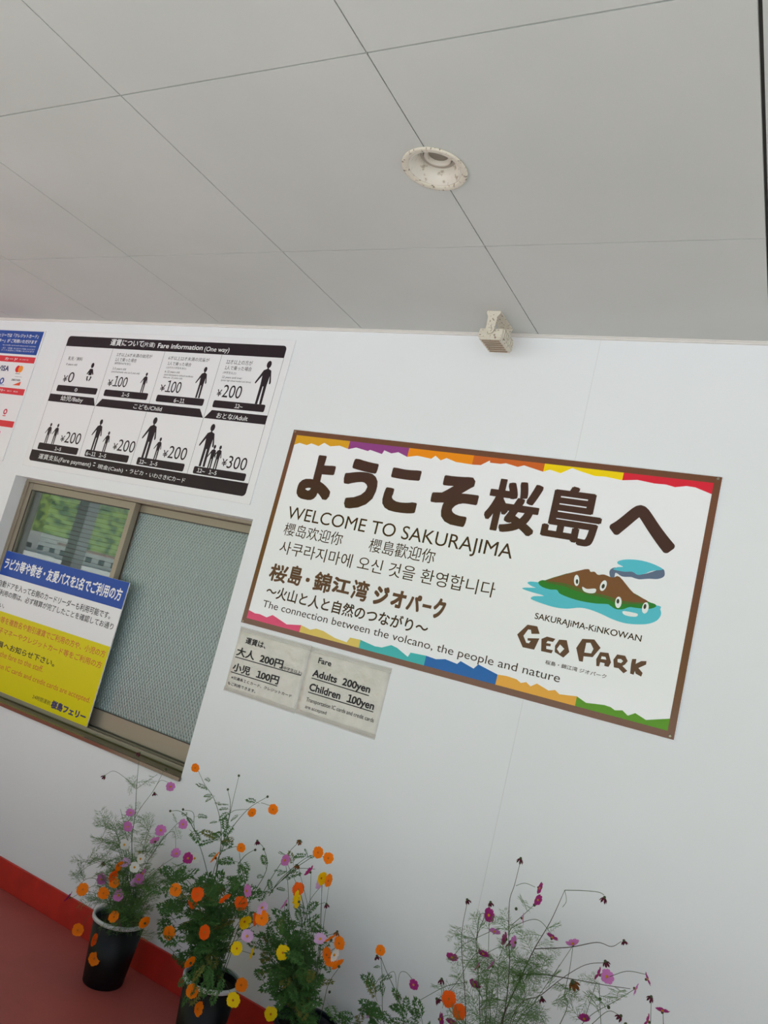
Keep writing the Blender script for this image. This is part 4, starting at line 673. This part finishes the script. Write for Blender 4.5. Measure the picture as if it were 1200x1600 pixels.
for k in range(16):
    tx_, ty_ = p3.rd.uniform(830, 1050), p3.rd.uniform(680, 900)
    S(p3, Z6, y3+p3.rd.uniform(-.08, .08), [(tx_, ty_), ((tx_+950)/2, (ty_+950)/2), (955, 1010)], .0015, .0008, 7, 's', .08, root=True, t0=0, t1=.85)
for k in range(75):
    q = at(80+.4*p3.rd.gauss(940, 58), 1160+.4*p3.rd.gauss(910, 85), y3+p3.rd.uniform(-.12, .06)); p3.leaf(q, 's', p3.rd.uniform(.055, .09))
F(p3, [(1042, 430, 'orange', 'n'), (1082, 452, 'orange', 'n'), (972, 385, 'brown', 'n'), (1055, 530, 'yellow', 's'), (1082, 540, 'orange', 's'), (1052, 553, 'pale', 's'), (966, 575, 'deep'), (965, 622, 'yellow', 's'), (960, 605, 'yellow', 's'), (1117, 740, 'brown', 'n'), (1092, 768, 'orange', 's'), (1124, 785, 'orange', 's'), (1075, 830, 'orange', 's'), (1090, 850, 'orange'), (1122, 872, 'orange', 's'), (905, 822, 'yellow'), (857, 1062, 'yellow'), (1050, 768, 'pale'), (913, 460, 'pink', 's'), (1010, 505, 'magenta', 's'), (915, 632, 'pink', 's'), (1075, 632, 'dark', 'n'), (960, 480, 'brown', 's'), (1105, 830, 'white', 's')], Z6, y3-.11, .03)

# plant 4: small leafy orange cosmos between, pot below the frame
p4 = Plant(-.93, -.20, 'potted cosmos with one orange bloom on a bare stalk, fourth from the left', .25, .11, .085, seed=44)
y4 = -.18
S(p4, Z7, y4, [(188, 385), (205, 430), (240, 510), (262, 600)], .0018, .0009, 2, 's', .05, root=True); S(p4, Z7, y4, [(190, 390), (195, 460), (195, 560), (205, 620)], .0014, .0008, 2, 's', .05)
S(p4, Z7, y4, [(240, 512), (235, 445), (222, 438), (198, 460)], .0009, .0007); S(p4, Z7, y4, [(240, 512), (248, 445), (268, 438), (290, 462)], .0009, .0007)
S(p4, Z7, y4, [(30, 570), (100, 595), (200, 640)], .0012, .0008, 4, 's', .045, root=True)
for sx, sy in ((180, 470), (185, 520), (125, 560), (265, 550), (290, 590), (210, 580)):
    for k in range(4):
        q = at(500+.5*(sx+p4.rd.uniform(-14, 14)), 1300+.5*(sy+12*k), y4+p4.rd.uniform(-.03, .03)); p4.leaf(q, 's', p4.rd.uniform(.055, .075), Vector((p4.rd.uniform(-.8, .8), -.3, p4.rd.uniform(-.1, .9))).normalized())
for k in range(20):
    q = at(500+.5*p4.rd.uniform(100, 330), 1300+.5*p4.rd.uniform(570, 680), y4+p4.rd.uniform(-.05, .05)); p4.leaf(q, 's', .075)
F(p4, [(188, 370, 'orange', 'n'), (178, 388, 'dark', 'n'), (240, 512, 'dark', 'n'), (292, 478, 'magenta', 'n'), (160, 570, 'pale', 's'), (30, 500, 'bud', 'n')], Z7, y4-.01, .01)

# plant 5: airy magenta cosmos at the right, pot below the frame
p5 = Plant(-.66, -.30, 'airy potted cosmos with magenta and withered flowers, rightmost of the plants', .27, .118, .09, seed=55)
y5 = -.28
for i, (pts, r0, lv, root) in enumerate((
    ([(627, 90), (608, 165), (592, 220), (590, 340), (592, 420), (570, 600)], .002, 10, 1),
    ([(672, 172), (640, 160), (612, 168)], .0009, 0, 0),
    ([(765, 182), (720, 280), (670, 365), (630, 450), (565, 600)], .0028, 12, 1),
    ([(888, 197), (870, 188), (820, 183), (765, 182)], .0012, 0, 0), ([(765, 182), (770, 215), (758, 235)], .0008, 0, 0),
    ([(942, 342), (910, 358), (865, 345), (780, 360), (672, 365)], .0016, 1, 0),
    ([(460, 220), (445, 300), (443, 370), (455, 600)], .0016, 9, 1), ([(533, 225), (500, 300), (490, 360), (500, 600)], .0016, 9, 1),
    ([(520, 255), (500, 262), (488, 340)], .001, 0, 0), ([(725, 322), (690, 280), (655, 275), (600, 300), (590, 330)], .001, 1, 0), ([(672, 225), (640, 255), (600, 290)], .001, 1, 0),
    ([(970, 490), (900, 480), (800, 462), (700, 446), (632, 445)], .0018, 3, 0), ([(895, 408), (830, 415), (760, 455), (690, 510), (600, 580)], .0015, 4, 1),
    ([(1018, 445), (960, 435), (905, 452)], .0009, 0, 0), ([(790, 360), (780, 430), (765, 500), (750, 600)], .0013, 4, 1),
    ([(1035, 520), (1033, 600), (1030, 680)], .001, 0, 0), ([(940, 575), (900, 560), (850, 600)], .001, 0, 0), ([(872, 470), (875, 540), (880, 640)], .001, 3, 0), ([(985, 490), (920, 530), (850, 570), (800, 620)], .001, 3, 0),
    ([(693, 520), (640, 560), (600, 620)], .0012, 4, 0), ([(380, 470), (385, 520), (430, 590), (480, 660)], .0014, 5, 1), ([(412, 395), (440, 360), (470, 340), (560, 300), (540, 320)], .0009, 1, 0),
    ([(365, 525), (420, 480), (470, 400), (500, 370)], .001, 3, 0), ([(290, 540), (340, 510), (400, 480), (460, 470)], .001, 2, 0), ([(600, 380), (625, 430), (640, 520), (600, 600)], .0012, 6, 1),
    ([(510, 385), (560, 360), (580, 370)], .0009, 0, 0), ([(537, 425), (520, 500), (530, 600)], .001, 6, 1), ([(585, 330), (560, 400), (555, 500), (545, 600)], .0012, 7, 1), ([(1072, 565), (1074, 640)], .001, 0, 0), ([(825, 590), (860, 480), (862, 475)], .0009, 1, 0))):
    S(p5, Z7, y5+p5.rd.uniform(-.04, .05)*(0 if i in (2, 3, 4, 5, 11) else 1), pts, r0, .0008, lv, 'b', .075, D if r0 > .0014 else None, root=bool(root), t0=.25)
for k in range(75):
    q = at(500+.5*p5.rd.gauss(560, 75), 1300+.5*min(700, p5.rd.gauss(540, 75)), y5+p5.rd.uniform(-.08, .08)); p5.leaf(q, 'b', p5.rd.uniform(.06, .1))
for k in range(14):
    q = at(500+.5*(640+p5.rd.uniform(-20, 30)), 1300+.5*p5.rd.uniform(370, 440), y5); p5.leaf(q, 'b', p5.rd.uniform(.06, .09), Vector((p5.rd.uniform(-.6, 1), -.2, p5.rd.uniform(-.9, .1))).normalized())
F(p5, [(627, 83, 'dark', 'n'), (460, 212, 'dark', 'n'), (533, 220, 'dark', 'n'), (527, 260, 'magenta', 's'), (889, 205, 'dark', 'n'), (950, 340, 'dark', 'n'), (892, 405, 'dark', 'n'), (632, 445, 'dark', 'n'), (693, 518, 'dark', 'n'), (380, 460, 'dark', 'n'), (1035, 515, 'dark', 'n'), (940, 575, 'dark', 'n'), (790, 350, 'pink', 'u')], Z7, y5, .01)
for x, y, c, fc in ((685, 175, 'magenta', 's'), (680, 212, 'magenta', 's'), (725, 330, 'magenta', 'u'), (633, 270, 'pink', 's'), (580, 335, 'magenta', 's'), (592, 350, 'magenta', 's'), (608, 345, 'pink', 's'), (545, 312, 'pink', 'u'), (510, 382, 'magenta', 'u'), (537, 418, 'pink', 's'), (495, 420, 'pink', 's'), (412, 393, 'magenta', 'u'), (482, 478, 'magenta', 'u'), (365, 522, 'dark', 's'), (872, 445, 'magenta', 's'), (897, 452, 'pink', 'f'), (1022, 460, 'magenta', 's'), (985, 490, 'pink', 's'), (1070, 560, 'magenta', 'u'), (825, 585, 'magenta', 'u'), (1025, 592, 'magenta', 's'), (410, 595, 'magenta', 'u'), (375, 585, 'magenta', 's'), (790, 470, 'brown', 's'), (875, 522, 'bud', 'n'), (902, 548, 'bud', 'n'), (613, 240, 'bud', 'n'), (670, 228, 'bud', 'n'), (955, 600, 'bud', 'n')):
    p5.flower(at(500+.5*x, 1300+.5*y, y5), c, .0215 if c != 'dark' else None, fc)
F(p5, [(402, 522, 'deep'), (435, 562, 'deep')], Z7, y5)

# ------------------------------------------------------------------ what the panes and signs reflect: column, street side, hill
col = tag(MB().box(-8.88, -8.68, -4.3, -4.1, 0, 3.1, .01).build('canopy_column', mat('column_grey', (120, 124, 128), .5)), kind='structure')
tag(MB().box(4.8, 5.0, -4.3, -4.1, 0, 3.1, .01).build('canopy_column', mat('column_grey2', (120, 124, 128), .5)), kind='structure')
def hillmat():
    m = mat('wooded_hill', (156, 184, 84), .9, noise=(.4, (58, 92, 46), .38, .58)); return m
g = bmesh.new(); bmesh.ops.create_grid(g, x_segments=120, y_segments=36, size=1)
from mathutils import noise as mn
O = Vector((-3.7, .1, 0)); D1 = Vector((-.77, -.64, 0)).normalized(); D2 = Vector((.64, -.77, 0))
for v in g.verts:
    a, c = v.co.x, (v.co.y+1)/2; dist = 250+120*c; lat = a*300
    h = 105*math.sin(min(1, c*1.15)*math.pi/2)*(.8+.2*math.sin(a*4+1)); p = O+D1*dist+D2*lat
    n_ = mn.noise(Vector((p.x*.05, p.y*.05, 0)))*5+mn.noise(Vector((p.x*.25, p.y*.25, 3)))*3.0
    v.co = (p.x, p.y, -1+h+n_*min(1, c*6))
me = bpy.data.meshes.new('hillside'); g.to_mesh(me); g.free(); tag(link('hillside', me, hillmat(), None, True), kind='structure')
m_bw = mat('building_white', (236, 234, 228), .8); m_bwin = mat('building_window', (70, 78, 86), .3); m_roof = mat('building_roof', (188, 130, 120), .8)
def building(dist, lat, w, d, h, label, roof, sc=1):
    c = O+D1*dist+D2*lat; ang = math.atan2(D2.y, D2.x)
    r_ = empty('building', (c.x, c.y, -.12)); tag(r_, label, 'building')
    def P_(mb, name, m):
        o = mb.build(name, m); o.parent = r_; return o
    P_(MB().box(-w/2, w/2, -d/2, d/2, 0, h), 'wall', m_bw)
    P_(MB().box(-w/2-.4, w/2+.4, -d/2-.4, d/2+.4, h, h+.5), 'roof', roof)
    for fl in range(int(h/3)):
        for k in range(int(w/3)):
            x = -w/2+1.5+k*3; 
            for yy in (-d/2-.03, d/2-.02): P_(MB().box(x-.7, x+.7, yy, yy+.05, fl*3+1.0, fl*3+2.3), 'window', m_bwin)
    r_.rotation_euler = (0, 0, ang)
building(230, -13, 27, 8, 5.2, 'white two storey building across the plaza, seen only in the window reflection', m_bw)
building(200, 6, 17, 8, 3.4, 'low white building with pinkish roof, seen only in the window reflection', m_roof)
def tree(dist, lat, h, r_, label):
    c = O+D1*dist+D2*lat; rd = random.Random(int(dist*7+lat)); root = tag(empty('tree', (c.x, c.y, -.12)), label, 'tree', 'trees beyond the plaza')
    MB().tube([c+Vector((0, 0, -.12)), c+Vector((.1, 0, h*.5))], .22, .14, 8).build('trunk', m_stem_d, root)
    b = MB()
    for k in range(9):
        o = Vector((rd.uniform(-1, 1)*r_*.6, rd.uniform(-1, 1)*r_*.6, h*.62+rd.uniform(-.3, .35)*h*.5))
        g_ = bmesh.ops.create_icosphere(b.b, subdivisions=2, radius=r_*rd.uniform(.4, .62), matrix=Matrix.Translation(c+o))
        for v in g_['verts']: v.co += Vector((rd.uniform(-1, 1), rd.uniform(-1, 1), rd.uniform(-1, 1)))*r_*.06
    b.build('crown', m_tree, root)
m_tree = mat('tree_crown', (186, 204, 62), .9, noise=(1.2, (86, 120, 44), .4, .6))
for k, (ds, lt, h, rr_) in enumerate(((95, -14.5, 10, 3.4), (110, -19, 12, 4), (120, -9, 9.5, 3), (70, -22, 9, 3))):
    tree(ds, lt, h, rr_, 'bright green tree beyond the plaza, '+('nearest the tall white building', 'farthest away', 'beside the pink roofed building', 'leftmost and nearest')[k])
